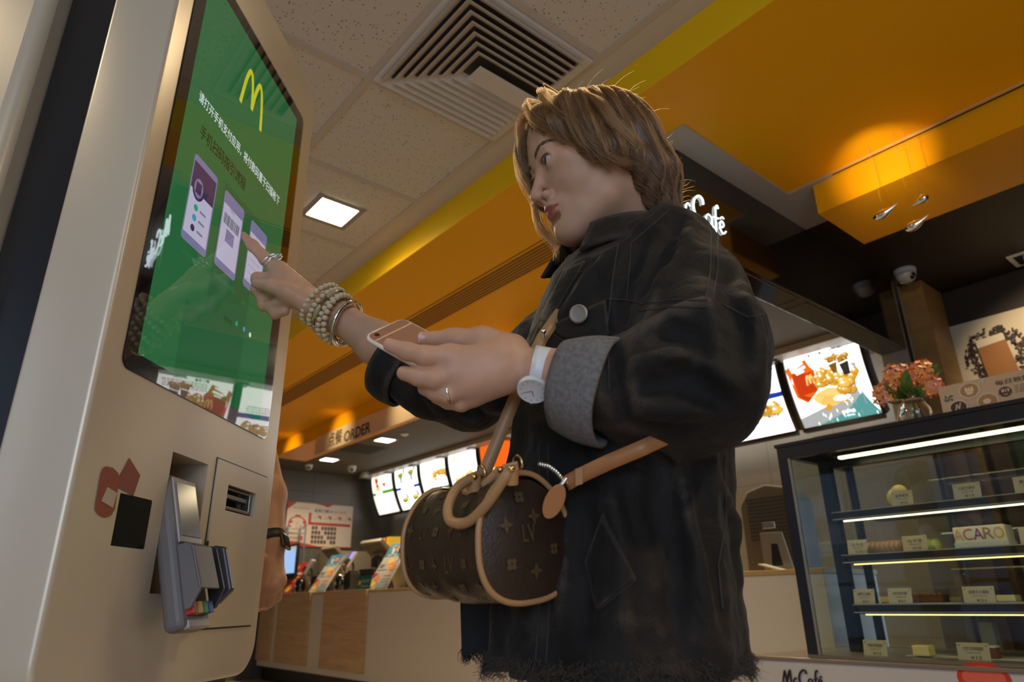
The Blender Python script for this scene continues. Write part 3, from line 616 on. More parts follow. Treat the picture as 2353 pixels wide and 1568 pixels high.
def reader(y, x, z, yaw, label, zb=0.0):
    CT = 1.010+zb
    t = thing('card_reader', label, 'card reader', (x, y, CT), 'card readers on the service counter')
    f = unit((-cos(yaw), sin(yaw), 0)); s_ = unit(np.cross((0, 0, 1), f)); up = unit(V(0, 0, .85)-f*.5); n = unit(np.cross(s_, up)); n = n if np.dot(n, f) > 0 else -n
    c = V(x, y, z); mb = MB(); mb.obox(c, s_*.045, up*.10, n*.018); mb.build('body', M('reader_grey', (.45, .43, .38), .35), t, bevel=.012, seg=3)
    mb = MB(); mb.obox(c+n*.019+up*.045, s_*.033, up*.040, n*.001); mb.build('display', m_scr, t)
    mb = MB(); mb.obox(c+n*.03-up*.035, s_*.048, up*.035, n*.016); mb.build('keypad_hood', m_posd, t, bevel=.01)
    for k, cc in enumerate(((.7, .03, .02), (.8, .45, .02), (.05, .4, .08))): q = MB(); q.obox(c+n*.040-up*.080+s_*(.025-.025*k), s_*.010, up*.010, n*.006); q.build('key', M('key%d' % k, cc, .4), t, bevel=.001)
    mb = MB(); mb.tube([V(x+.04, y, CT+.004), V(x+.04, y, z-.06), c-n*.02], .012, 10); mb.lathe((x+.04, y, CT), [(.06, 0), (.06, .012), (.012, .018)], 20); mb.build('stand', m_posd, t, smooth=40)
pos(8.36, 'grey till with its tilted screen, leftmost on the counter', .40); pos(7.27, 'grey till with a wide tilted screen between the two blue leaflets', .48); pos(5.95, 'grey till beside the bag, rightmost one on the counter', .42)
reader(8.42, XC+.14, 1.31, .9, 'small grey card reader leaning left of the first blue leaflet', .203); reader(7.38, XC+.16, 1.34, .1, 'grey card reader with blue screen facing front between the leaflets', .203); reader(6.22, XC+.16, 1.38, -.7, 'grey card reader on the right till next to the handbag')
for y, l in ((8.30, 'brown cash box stacked under the leftmost card reader'), (7.42, 'dark cash box under the middle card reader'), (5.92, 'wide black receipt printer with two yellow marks beside the handbag')):
    w = .10 if y > 6 else .22; t = thing('receipt_printer', l, 'printer', (XC+.12, y, CT)); mb = MB(); mb.box((XC+.14, y-w, CT), (XC+.27, y+w*.6, CT+(.20 if y > 6 else .29))); mb.build('casing', m_posd, t, bevel=.012)
    mb = MB(); mb.box((XC+.125, y-w*.9, CT+.015), (XC+.14, y+w*.5, CT+.022)); mb.build('paper_bar', m_steel, t)
    if y < 6:
        for k in (-.09, .03): q = MB(); q.box((XC+.136, y+k, CT+.06), (XC+.14, y+k+.008, CT+.11)); q.build('mark', M('mark_yellow', (.5, .4, .02)), t)
m_leafb, m_leafw, m_leafr = M('leaf_blue', (.05, .20, .34), .4), M('leaf_pale', (.48, .46, .42), .4), M('leaf_red', (.45, .03, .015), .4)
LM = [m_leafb, m_leafw, m_leafr, M('leaf_orange', (.70, .22, .04), .5), M('leaf_yellow', (.85, .55, .08), .5), M('leaf_ink', (.08, .07, .07), .5), M('leaf_white', (.7, .68, .62), .5), M('leaf_grey', (.20, .28, .34), .5)]
def leaflet(y, x, w, h, label, kind='blue'):
    t = thing('leaflet_stand', label, 'leaflet stand', (x, y, CT), 'leaflet stands on the counter')
    U = V(0, -1, 0); W = unit((.30, 0, .48)); Nn = V(-W[2], 0, W[0]); o = V(x, y+w/2, CT+.004)
    mb = MB(); mb.prism([o, o+U*w, o+U*w+W*h, o+W*h], -Nn*.004); mb.build('card', m_leafw if kind == 'blue' else m_leafr, t)
    mb = MB(); mb.prism([o+W*h*.7+U*.02-Nn*.005, o+U*(w-.02)+W*h*.7-Nn*.005, V(o[0]+.34, o[1]-w+.02, CT+.001), V(o[0]+.34, o[1]-.02, CT+.001)], (.004, 0, 0)); mb.build('back_prop', m_leafw, t)
    fn = lambda u, v, off: o+U*w*u+W*h*v+Nn*(off+.0005)
    A = Art(fn, LM)
    if kind == 'blue':
        A.rect(0, .70, 1, 1, 0); A.sh([(.30, .74), (.18, .92), (.30, .95), (.36, .76)], 6); A.disc(.28, .90, .06, .03, 5); A.disc(.52, .85, .12, .05, 3, 10, 0, .2); A.sh([(.76, .76), (.84, .94), (.92, .94), (.86, .76)], 3)
        for u in (.15, .42, .68): A.rect(u, .715, u+.16, .735, 6)
        A.disc(.48, .58, .14, .06, 4, 12, 0, .15); A.disc(.66, .50, .15, .06, 3, 12, 0, .2); A.disc(.72, .42, .14, .045, 3, 12, 0, .2); A.line([(.78, .55), (.9, .68)], .04, 5); A.rect(.06, .50, .3, .52, 5); A.rect(.06, .46, .26, .475, 5); A.disc(.6, .47, .05, .02, 4)
        A.rect(.06, .40, .5, .415, 7); A.rect(0, .34, 1, .345, 6); A.disc(.28, .18, .12, .11, 3, 14, 0, .15); A.disc(.22, .10, .12, .06, 4, 14, 0, .2); A.sh([(0, .2), (0, .34), (.22, .34)], 2); A.rect(.5, .27, .85, .29, 3); A.rect(.5, .20, .92, .215, 7); A.rect(.5, .15, .9, .165, 7); A.rect(.42, .02, .95, .12, 7)
    else:
        A.text('全新', .12, .78, .12, 6, bold=.04); A.rect(.2, .60, .9, .66, 6); A.rect(.3, .50, .9, .53, 4); A.disc(.6, .40, .25, .06, 3); A.disc(.5, .15, .3, .12, 3, 12, 0, .2); A.disc(.6, .12, .2, .07, 4, 12, 0, .2)
    A.build('print', t)
leaflet(7.93, XC+.03, .43, .50, 'tall blue and white food leaflet leaning on the counter, left of the two'); leaflet(6.54, XC+.03, .42, .55, 'tall blue and white food leaflet leaning on the counter near the right till'); leaflet(8.85, XC+.03, .34, .44, 'red food leaflet leaning on the counter behind the hand', 'red')
def disp(y, x, label):
    t = thing('sanitiser_dispenser', label, 'dispenser', (x, y, CT), 'dispensers'); mb = MB(); mb.lathe((x, y, CT), [(.05, 0), (.058, .02), (.062, .10), (.055, .15), (.03, .172), (.002, .178)], 24); mb.build('body', m_blackg, t, smooth=50)
    mb = MB(); mb.tube([V(x-.05, y-.01, CT+.07), V(x-.066, y-.012, CT+.075), V(x-.070, y-.012, CT+.10)], .005, 8); mb.build('tap', m_steel, t, smooth=60)
disp(7.40, XC+.0, 'black rounded dispenser with a metal tap in front of the middle till'); disp(8.47, XC+.0, 'black rounded dispenser in front of the leftmost till')
for o_ in [o for o in C.objects if o.name.startswith('sanitiser_dispenser')]: o_.location.x += .066
t = thing('counter_sign', 'small teal counter sign with pale lettering beside the right blue leaflet', 'sign', (XC+.03, 6.84, CT))
mb = MB(); mb.obox((XC+.045, 6.81, CT+.072), V(0, .14, 0), V(.012, 0, .070), V(.003, 0, 0)); mb.build('plate', M('teal_plate', (.005, .14, .12), .4), t)
A = Art(lambda u, v, off: V(XC+.027-off+.024*v*.9, 6.95-.28*u, CT+.002+.14*v), [M('sign_pale', (.55, .6, .55), .5), M('sign_yellow', (.8, .6, .05), .5)]); arches(A, .2, .35, .16, .3, 1, .05); A.text('自助点餐', .36, .5, .26, 0, width=.56); A.text('Restaurant', .36, .2, .16, 0, width=.56); A.build('lettering', t)
# back cabinets, gift box, monitor, rack, wall poster
o = MB().box((4.72, 7.75, 0), (5.2, 8.60, 1.52)).build('back_cabinet', M('cabinet_white', (.42, .40, .36), .4), bevel=.004); tag(o, 'pale back cabinet under the yellow box', 'cabinet')
t = thing('gift_box', 'yellow gift box with a red band on the back cabinet', 'box', (4.9, 8.40, 1.52)); a = MB(); a.obox((4.86, 8.37, 1.615), V(-.085, .05, 0), V(.04, .16, 0), V(0, 0, .092)); a.build('box', M('gift_yellow', (.85, .55, .02), .4), t, bevel=.004)
a = MB(); a.obox((4.86-.012, 8.37-.05, 1.615), V(-.088, .0515, 0), V(.010, .036, 0), V(0, 0, .094)); a.build('band', M('gift_red', (.6, .02, .03), .4), t)
o = MB().box((4.35, 8.95, 0), (4.9, 9.50, 1.56)).build('back_cabinet', M('cabinet_brown', (.22, .18, .13), .5), bevel=.004); tag(o, 'brownish back cabinet in the corner under the wall poster', 'cabinet')
t = thing('monitor', 'lit pale blue monitor beside the standing hand', 'monitor', (3.72, 9.1, CT)); mb = MB(); mb.obox((3.74, 9.12, 1.42), V(.0, .32, 0), V(0, 0, .20), V(.02, 0, 0)); mb.build('case', m_black, t, bevel=.006)
mb = MB(); mb.obox((3.7185, 9.12, 1.425), V(.0, .295, 0), V(0, 0, .165), V(.001, 0, 0)); mb.build('display', glow('monitor_glow', (.42, .62, 1), .42), t); mb = MB(); mb.box((3.7165, 8.83, 1.56), (3.7175, 9.41, 1.588)); mb.build('title_bar', glow('monitor_bar', (.7, .75, .3), .3), t)
mb = MB(); mb.box((3.74, 9.05, CT), (3.78, 9.19, 1.25)); mb.box((3.68, 8.98, CT), (3.86, 9.26, CT+.015)); mb.build('stand', m_black, t, bevel=.003)
t = thing('wire_rack', 'chrome wire rack standing in front of the wall poster', 'rack', (4.1, 9.2, CT)); mb = MB()
for (x, y) in ((4.02, 9.28), (4.02, 9.46), (3.84, 9.46)): mb.tube([V(x, y, CT), V(x, y, 1.92)], .012, 8)
mb.build('post', m_steel, t, smooth=60); mb = MB()
for z in (1.80, 1.86):
    mb.tube([V(3.82, 9.28, z), V(4.02, 9.28, z), V(4.02, 9.46, z), V(3.82, 9.46, z)], .005, 6)
for k in range(9): mb.tube([V(3.83+.023*k, 9.28, 1.80), V(3.83+.023*k, 9.46, 1.80)], .003, 6)
mb.build('basket', m_steel, t, smooth=60)
t = thing('wall_poster', 'white wall poster with red header, circle diagram and photo grid', 'poster', (4.31, 9.52, 1.6)); X0, X1, Z0, Z1 = 3.825, 4.83, 1.64, 2.24
mb = MB(); mb.box((X0, 9.510, Z0), (X1, 9.530, Z1)); mb.build('board', M('poster_white', (.62, .52, .44), .5), t)
A = Art(lambda u, v, off: V(X0+(X1-X0)*u, 9.510-off, Z0+(Z1-Z0)*v), [M('poster_red', (.42, .04, .03), .5), M('poster_ink', (.03, .025, .025), .5), M('poster_tint', (.55, .35, .3), .5), M('poster_photo', (.09, .045, .035), .5)])
A.sh([(0, 1), (0, .82), (.13, 1)], 0); A.sh([(.38, 1), (.68, 1), (.60, .93), (.52, .97)], 0); A.sh([(0, 0), (1, 0), (1, .03), (.5, .02), (.2, .10), (0, .12)], 0); A.text('Mcc restaurant board', .09, .86, .03, 1, width=.24, bold=.01); A.text('麦麦三期2.0', .40, .80, .075, 1, width=.28, bold=.01); A.text('-从心出发', .69, .80, .07, 0, width=.20)
A.rect(.32, .56, .36, .78, 0); A.rect(.32, .50, .97, .565, 0)
for k in range(4): A.line([(.39+.155*k, .66), (.47+.155*k, .68)], .006, 1); A.sh([(.45+.155*k, .72), (.51+.155*k, .72), (.51+.155*k, .62)], 0)
A.line([(.16+.12*cos(a), .52+.15*sin(a)) for a in [radians(q) for q in range(-40, 221, 20)]], .022, 0); A.rect(.12, .67, .20, .71, 0); A.rect(.04, .52, .09, .57, 0); A.rect(.24, .52, .29, .57, 0); A.rect(.15, .40, .17, .56, 2); A.rect(.20, .14, .26, .24, 0)
for r in range(4):
    for k in range(8):
        if (r*8+k) % 7 != 5: A.rect(.38+.048*k, .08+.105*r, .38+.048*k+.036, .08+.105*r+.08, (3, 1, 3, 3)[(k*3+r) % 4])
A.build('print', t)
# ================================================================ display case and café corner
XG = 2.8; YL = 1.543; YR = .10; ZT = 1.492; ZBASE = .655
m_caseb = M('case_frame_black', (.012, .014, .022), .3); m_shelf = M('shelf_dark', (.02, .02, .02), .3); m_edge = M('shelf_edge_light', (.55, .50, .36), .3, .5)
gls = glass('case_glass', (.93, .97, .95), 1.52, 0, 1.0)
t = thing('display_case', 'tall black framed glass cake display case with lit shelves', 'display case', (3.1, .8, ZBASE))
mb = MB(); mb.box((XG-.005, YR, ZT-.012), (3.45, YL+.008, ZT+.004)); mb.build('top_plate', m_caseb, t, bevel=.003)
mb = MB(); mb.box((XG, YR, ZT-.065), (XG+.03, YL, ZT-.012)); mb.box((XG, YL-.046, ZBASE), (XG+.03, YL, ZT-.065)); mb.box((3.42, YL-.03, ZBASE), (3.45, YL, ZT-.012)); mb.box((XG+.03, YL-.03, ZT-.05), (3.42, YL, ZT-.012)); mb.build('frame', m_caseb, t, bevel=.002)
mb = MB(); mb.box((XG-.004, YL-.056, ZBASE), (XG+.004, YL-.047, ZT-.065)); mb.build('edge_strip', M('strip_steel', (.5, .48, .36), .25, .8), t)
mb = MB(); mb.box((XG+.006, YR, ZBASE), (XG+.012, YL-.046, ZT-.06)); mb.build('front_glass', gls, t)
mb = MB(); mb.box((XG+.03, YL-.012, ZBASE), (3.42, YL-.006, ZT-.05)); mb.build('side_glass', gls, t)
mb = MB()
mb.box((3.40, YR, ZBASE), (3.406, .80, ZT-.05)); mb.box((3.41, .78, ZBASE), (3.416, YL-.04, ZT-.05)); mb.build('rear_glass', gls, t)
mb = MB(); mb.box((3.05, YL-.10, ZBASE), (3.09, YL-.05, ZT-.05)); mb.box((3.05, YL-.10, ZT-.09), (3.09, YR, ZT-.05)); mb.build('shelf_support', m_caseb, t)
mb = MB(); mb.box((XG, YR, ZBASE-.012), (3.45, YL, ZBASE)); mb.build('deck', M('deck_brown', (.16, .13, .10), .3), t)
led = glow('led_strip', (1, .84, .46), 2.6, True); led2 = glow('led_strip_soft', (1, .74, .26), 1.2, True)
mb = MB(); mb.box((2.93, YR, ZT-.075), (2.955, 1.34, ZT-.066)); mb.build('lamp_tube', led, t); mb = MB(); mb.box((2.92, YR, ZT-.066), (2.965, 1.36, ZT-.05)); mb.build('lamp_holder', m_shelf, t)
SH = [(.335, 1.39), (.165, 1.38), (-.022, 1.37)]
for i, (zr, ye) in enumerate(SH):
    z = CAMZ+zr; xf = 2.89
    mb = MB(); mb.box((xf, YR, z-.010), (3.36, ye, z)); mb.build('shelf', gls if 0 else m_shelf, t, bevel=.002)
    mb = MB(); mb.box((xf-.003, YR, z-.003), (xf, ye, z)); mb.box((xf-.003, YR, z-.032), (xf, ye, z-.028)); mb.build('shelf_edge', m_edge, t)
    mb = MB(); mb.box((xf, YR, z-.036), (xf+.03, ye-.02, z-.010)); mb.build('light_rail', m_shelf, t)
    mb = MB(); mb.box((xf+.006, YR, z-.040), (xf+.016, ye-.04, z-.036)); mb.build('led_strip', led if i == 0 else led2, t)
# base cabinet of the case
t = thing('cafe_counter', 'white fronted McCafé base counter under the display case', 'counter', (3.2, .9, 0))
mb = MB(); mb.box((XG-.005, YR-1.5, 0), (3.6, 1.795, .628)); mb.build('body', M('cafe_white', (.50, .48, .48), .35), t, bevel=.003)
mb = MB(); mb.box((XG-.012, YR-1.5, .628), (3.6, 1.80, .642)); mb.build('countertop', M('cafe_top_brown', (.20, .16, .12), .25), t, bevel=.003)
mb = MB(); mccafe(mb, onx(1800, 1572, XG-.0055), V(0, -1, 0), V(0, 0, 1), .052, .0065); mb.build('lettering', M('letter_black', (.01, .01, .012), .4), t, smooth=60)
A = Art(lambda u, v, off: V(XG-.005-off, *(onx(2262, 1560, XG)[1:] + V(-(u)*.16, 0)[[0, 1]] + V(0, v*.12))), [M('macaron_red', (.55, .03, .02), .5), M('macaron_pink', (.7, .12, .08), .5)])
A.disc(0, 0, .5, .42, 0, 24); A.disc(.0, .02, .40, .30, 1, 24); A.build('macaron_print', t)
# price tags, cakes and boxes in the case
m_tag = M('tag_cream', (.50, .42, .27), .45); m_ink = M('tag_ink', (.05, .03, .02), .5); m_acr = M('acrylic', (.6, .58, .5), .2)
def ptag(px, py, w, z, txt, sub, price, label, x=2.90, h=.055):
    P0 = onx(px, py, x); y = P0[1]; t = thing('price_tag', label, 'price tag', (x, y-w/2, z), 'price tags in the display case')
    mb = MB(); a = V(x, y, z+.001); W = V(.010, 0, h); mb.prism([a, a+V(0, -w, 0), a+V(0, -w, 0)+W, a+W], (.0018, 0, 0)); mb.build('card', m_tag, t)
    mb = MB(); mb.box((x+.001, y-w, z+.0005), (x+.03, y, z+.0015)); mb.build('foot', m_acr, t)
    A = Art(lambda u, v, off: a+V(-.0002-off, -w*u, 0)+W*v, [m_ink, m_steel]); A.text(txt, .2, .55, .22, 0, width=.62); A.text(sub, .3, .38, .09, 0, width=.45); A.text(price, .4, .08, .16, 0)
    for uu in (.08, .92): A.disc(uu, .85, .025, .05, 1, 8)
    A.build('print', t)
Z1, Z2, Z3, Z4 = CAMZ+SH[0][0], CAMZ+SH[1][0], CAMZ+SH[2][0], ZBASE
ptag(2046, 1139, .078, Z1, '蓝莓麦芬', 'Blueberry muffin', '¥13', 'cream price tag in front of the yellow muffin, top shelf'); ptag(2186, 1118, .090, Z1, '巧克力麦芬', 'chocolate muffin', '¥13', 'cream price tag alone in the middle of the top shelf'); ptag(2324, 1100, .09, Z1, '美式曲奇', 'Almond biscuit', '¥10', 'cream price tag at the right end of the top shelf')
ptag(1948, 1266, .078, Z2, '马卡龙', 'Macaron', '5.50 10.00', 'cream price tag in front of the tan macarons at the left end'); ptag(2073, 1252, .088, Z2, '马卡龙', 'Macaron', '¥18', 'cream price tag in front of the green macarons'); ptag(2340, 1228, .09, Z2, '曲奇', 'Cookie', '¥12', 'cream price tag cut off at the right end of the macaron shelf')
ptag(1963, 1386, .082, Z3, '蓝莓芝士蛋糕', 'Blueberry', '¥21', 'cream price tag at the left end of the cheesecake shelf'); ptag(2042, 1382, .086, Z3, '比利时浓情巧克力蛋糕', 'chocolate cake', '¥21', 'cream price tag in front of the boxed chocolate cake'); ptag(2214, 1378, .10, Z3, '经典芝士蛋糕', 'premium cheese cake', '¥21', 'cream price tag left of the pale cheesecake at the right')
ptag(1985, 1502, .088, Z4, '柠檬拉明顿蛋糕', 'lamington lemon', '¥12', 'cream price tag left of the yellow cake cube on the deck', 2.86); ptag(2201, 1509, .10, Z4, '巧克力拉明顿蛋糕', 'lamington chocolate', '¥12', 'cream price tag in front of the frosted cake cube on the deck', 2.86)
m_cy = M('cake_yellow', (.80, .62, .22), .7, bump=(60, .8)); m_cb = M('cake_brown', (.14, .05, .02), .7, bump=(90, 1)); m_mg = M('macaron_green', (.42, .52, .12), .6); m_mt = M('macaron_tan', (.42, .22, .08), .6); m_paper = M('white_paper', (.6, .57, .5), .6)
clr = glass('clear_box', (.96, .95, .90), 1.4)
def paper(y0, y1, z, x=2.93):
    o = MB().box((x, y1, z+.0005), (x+.2, y0, z+.003)).build('paper_tray_liner', m_paper); tag(o, 'white paper liner '+paper.l.pop(0), 'paper liner', 'paper liners in the display case')
paper.l = ['under the yellow muffin', 'under the middle of the top shelf', 'under the macarons', 'under the macaron box', 'under the chocolate cake box', 'under the pale cheesecake', 'under the yellow cube on the deck', 'under the frosted cube on the deck']
def yy(px, py, x): return onx(px, py, x)[1]
for a, b_, z in ((1995, 2110, Z1), (2150, 2330, Z1), (1990, 2110, Z2), (2130, 2353, Z2), (2010, 2180, Z3), (2200, 2353, Z3), (2030, 2200, Z4), (2210, 2340, Z4)): paper(yy(a, 1250, 2.93), yy(b_, 1250, 2.93), z)
y = yy(2060, 1125, 2.98); mb = MB(); mb.ball((2.98, y, Z1+.042), (.035, .042, .040), 20); mb.ball((2.975, y-.01, Z1+.065), (.028, .03, .025), 16); o = mb.build('muffin', m_cy, smooth=70); tag(o, 'golden yellow muffin behind the price tag, left part of the top shelf', 'muffin')
def macaron(c, ax, m, label, r=.023):
    t = thing('macaron', label, 'macaron', c, 'macarons in a row on the shelf'); X = unit(np.cross(ax, (0, 0, 1))); Y = unit(np.cross(ax, X)); ax = unit(ax); c = V(*c)
    for sgn, nm in ((1, 'shell'), (-1, 'shell')):
        mb = MB(); mb.lathe(c, [(r*.97, .003*sgn), (r, .005*sgn), (r*.95, .010*sgn), (r*.6, .0145*sgn), (.001, .016*sgn)], 20, X, Y, ax); mb.build(nm, m, t, smooth=60)
    mb = MB(); mb.lathe(c, [(r*.92, -.004), (r*.92, .004)], 18, X, Y, ax); mb.build('filling', M('cream_filling', (.6, .5, .35), .6), t)
ax = V(-.35, -1, 0)
for k in range(7): y = yy(2000+11*k, 1240, 2.96); macaron((2.96, y, Z2+.026), ax, m_mt, 'tan macaron number %d from the left in the tan row beside the green ones' % (k+1) if 0 else ['tan macaron at the left end of the tan row', 'second tan macaron from the left end of the tan row', 'third tan macaron from the left end of the tan row', 'middle tan macaron of the tan row of seven', 'third tan macaron before the green ones', 'second tan macaron before the green ones', 'tan macaron right beside the green ones'][k])
for k in range(3): y = yy(1965+11*k, 1245, 3.0); macaron((3.02, y, Z2+.026), ax, m_mt, ['leftmost brown macaron behind the left macaron tag', 'middle brown macaron behind the left macaron tag', 'rightmost brown macaron behind the left macaron tag'][k])
for k in range(5): y = yy(2068+17*k, 1235, 2.97); macaron((2.97+.012*k, y, Z2+.026), ax, m_mg, ['leftmost green macaron next to the tan row', 'second green macaron from the tan row', 'middle green macaron of the five', 'second green macaron from the right end', 'rightmost green macaron nearest the lettered box'][k])
# macaron gift box
t = thing('macaron_box', 'pale yellow gift box with large coloured letters ACARO', 'box', (2.95, .7, Z2)); a, b_ = onx(2190, 1228, 2.93)[1], onx(2310, 1220, 2.93)[1]; bh = .072
mb = MB(); mb.box((2.93, b_, Z2+.003), (3.02, a, Z2+.003+bh)); mb.build('box', M('macbox_cream', (.66, .60, .42), .5), t, bevel=.004); mb = MB(); mb.box((2.925, b_-.002, Z2+.003), (3.02, a+.002, Z2+.02)); mb.build('tray', M('macbox_white', (.6, .58, .5), .5), t)
A = Art(lambda u, v, off: V(2.93-off, a+(b_-a)*u, Z2+.022+(bh-.022)*v), [M('ltr_orange', (.75, .22, .02), .5), M('ltr_red', (.5, .08, .03), .5), M('ltr_plum', (.22, .02, .10), .5), M('ltr_brown', (.35, .14, .03), .5), M('ltr_gold', (.65, .32, .03), .5)])
for k, ch in enumerate('ACARO'): A.text(ch, .0+.195*k, .10, .80, (4, 1, 2, 3, 4)[k], width=.19)
A.build('lettering', t)
# boxed cakes
def cakebox(px0, px1, z, h, m, label, x=2.97, d=.07, boxed=True):
    a, b_ = yy(px0, 1350, x), yy(px1, 1350, x); t = thing('cake_slice', label, 'cake', (x, (a+b_)/2, z))
    mb = MB(); mb.box((x, b_, z+.004), (x+d, a, z+.004+h)); mb.build('cake', m, t, bevel=.004)
    if boxed: mb = MB(); mb.box((x-.006, b_-.004, z+.003), (x+d+.006, a+.004, z+h+.022)); mb.build('clear_cover', clr, t)
    return t, a, b_
t, a, b_ = cakebox(2075, 2160, Z3, .028, m_cb, 'chocolate cake with scalloped top in a clear box'); q = MB()
for k in range(8): q.ball((2.972, a-(a-b_)*(k+.5)/8, Z3+.032), (.008, .007, .006), 8)
q.build('topping', M('choco_top', (.30, .10, .03), .5), t, smooth=60)
cakebox(2016, 2040, Z3, .022, m_cy, 'small yellow cake piece between the two left cheesecake tags'); cakebox(2282, 2326, Z3, .022, M('cheesecake', (.80, .70, .34), .6), 'pale yellow cheesecake in a clear box at the right'); cakebox(2150, 2200, Z3, .018, m_cy, 'yellow cake behind the chocolate cake box', 3.1, boxed=False)
cakebox(2066, 2103, Z4, .036, m_cy, 'yellow cake cube on the deck of the case', 2.90, .06, False); t, a, b_ = cakebox(2216, 2253, Z4, .034, m_cb, 'frosted brown cake cube behind its tag on the deck', 2.93, .05, False); q = MB(); q.box((2.93, b_, Z4+.037), (2.98, a, Z4+.044)); q.build('frosting', m_paper, t, bevel=.003)
cakebox(2225, 2258, Z4+.0, .11, M('cake_far', (.55, .45, .22), .7), 'dim cake block at the back of the deck', 3.25, .06, False)
# items on top of the case: placard, vase, tray
ZT2 = ZT+.004
t = thing('placard', 'long cream coffee placard with cups and the words 每日致醇时刻', 'sign', (2.83, .75, ZT2)); a, b_ = onx(2164, 937, 2.82)[1], onx(2353, 900, 2.82)[1]-.10; hh = .105
mb = MB(); P = V(2.82, a, ZT2); L = V(0, b_-a, 0); W = V(.012, 0, hh); mb.prism([P, P+L, P+L+W, P+W], (.004, 0, 0)); mb.build('board', M('placard_cream', (.58, .42, .27), .5), t)
mb = MB(); mb.box((2.825, b_, ZT2), (2.87, a, ZT2+.003)); mb.build('foot', m_acr, t)
LL = abs(b_-a); A = Art(lambda u, v, off: P+V(-.0002-off, -u*hh, 0)+W*v, [M('cup_white', (.62, .52, .42), .4), M('coffee_tan', (.42, .22, .08), .4), M('coffee_dark', (.07, .03, .02), .4), M('pl_ink', (.04, .025, .02), .5), M('pl_blue', (.05, .07, .13), .5), M('pl_cream', (.75, .62, .45), .5)])
for u, v in ((.95, .66), (1.42, .16)):
    A.disc(u, v, .34, .30, 0, 28); A.disc(u, v, .28, .245, 1, 28); A.line([(u+.3, v+.18), (u+.5, v+.3), (u+.42, v+.1)], .05, 0)
for k in (-1, 0, 1): A.disc(.95+k*.09, .66+.02*abs(k), .045, .11, 5, 12)
A.disc(.95, .55, .10, .05, 5); A.disc(1.40, .16, .12, .09, 5); A.disc(.52, .14, .30, .26, 0, 24); A.disc(.52, .14, .25, .21, 2, 24); A.line([(.42, .02), (.48, .24), (.54, .08), (.60, .28)], .04, 0)
R = random.Random(4)
for k in range(14): A.disc(.22+R.uniform(-.1, .2), .50+R.uniform(-.08, .12), .03, .03, 4, 6)
A.text('每日致醇时刻', 1.75, .62, .17, 3, width=1.55); A.disc(1.98, .36, .19, .17, 2, 24); A.text('¥19', 1.87, .34, .12, 5, width=.24, bold=.02); A.text('中杯', 1.92, .23, .06, 5)
for k in range(4): A.text('从第一颗咖啡豆开始每一滴', 2.25, .47-.075*k, .05, 3, width=.75-.08*k)
A.build('print', t)
t = thing('flat_tray', 'flat pale tray lying on the left end of the case top', 'tray', (3.0, 1.1, ZT2)); mb = MB(); mb.box((2.86, 1.02, ZT2), (3.1, 1.40, ZT2+.018)); mb.build('tray', M('tray_tan', (.30, .22, .14), .5), t, bevel=.003)
# vase with hydrangeas
vc = V(2.90, 2.90*.342, ZT2); t = thing('glass_vase', 'clear ribbed round glass vase tied with a ribbon', 'vase', vc)
prof = [(.034, .0), (.050, .012), (.058, .035), (.055, .058), (.042, .080), (.033, .092), (.036, .108), (.046, .122)]; rp = prof+[(r-.003, h) for r, h in prof[::-1][:-1]]+[(.03, .006)]
mb = MB(); mb.lathe(vc, rp, 40); g = M('vase_glass', (1, 1, 1), .02, trans=1.0); mb.build('glass', g, t, smooth=60)
mb = MB(); mb.lathe(vc, [(.0345, .088), (.0365, .090), (.0365, .096), (.0345, .098)], 30); mb.tube([vc+V(-.03, .02, .092), vc+V(-.045, .035, .07), vc+V(-.04, .05, .03), vc+V(-.05, .055, -.0+.004)], [.004]*4, 6); mb.build('ribbon', M('ribbon_tan', (.45, .24, .10), .5), t, smooth=50)
t = thing('hydrangea_bouquet', 'bouquet of orange pink hydrangeas with green leaves in the glass vase', 'flowers', vc+V(0, 0, .01))
R = random.Random(11); mb = MB()
heads = [(vc+V(-.02, .025, .195), .052), (vc+V(.0, -.055, .190), .05), (vc+V(-.03, .085, .135), .045), (vc+V(-.015, -.085, .125), .035), (vc+V(.05, .01, .18), .045)]
for (c, r) in heads: mb.tube([vc+V(R.uniform(-.015, .015), R.uniform(-.015, .015), .012), vc+V(0, 0, .10), c], .003, 6)
mb.build('stem', M('stem_green', (.10, .20, .04), .5), t, smooth=60)
m_pet = [M('petal_peach', (.95, .42, .13), .6, sss=.1), M('petal_pink', (.80, .34, .24), .6, sss=.1)]
for (c, r) in heads:
    mb = MB(); n = 46
    for k in range(n):
        ph = k*2.39996; z = 1-2*(k+.5)/n; rr = sqrt(1-z*z); d = V(rr*cos(ph), rr*sin(ph), z)
        if z < -.75: continue
        p = c+d*r*R.uniform(.85, 1.1); u = unit(np.cross(d, (R.uniform(-1, 1), R.uniform(-1, 1), R.uniform(-1, 1)))); v = np.cross(d, u); mb.cm = 0 if R.random() < .6 else 1
        for q in range(4):
            a = q*pi/2+R.uniform(-.2, .2); e = u*cos(a)+v*sin(a); f = np.cross(d, e); s_ = .0135*R.uniform(.8, 1.2); up = d*s_*R.uniform(.1, .6)
            mb.add([p, p+e*s_*.6+f*s_*.5+up*.5, p+e*s_*1.15+up*1.0+f*s_*.15, p+e*s_*1.15+up*.8-f*s_*.2, p+e*s_*.6-f*s_*.55+up*.4], [(0, 1, 2), (0, 2, 3), (0, 3, 4)])
    mb.build('flower_head', m_pet, t)
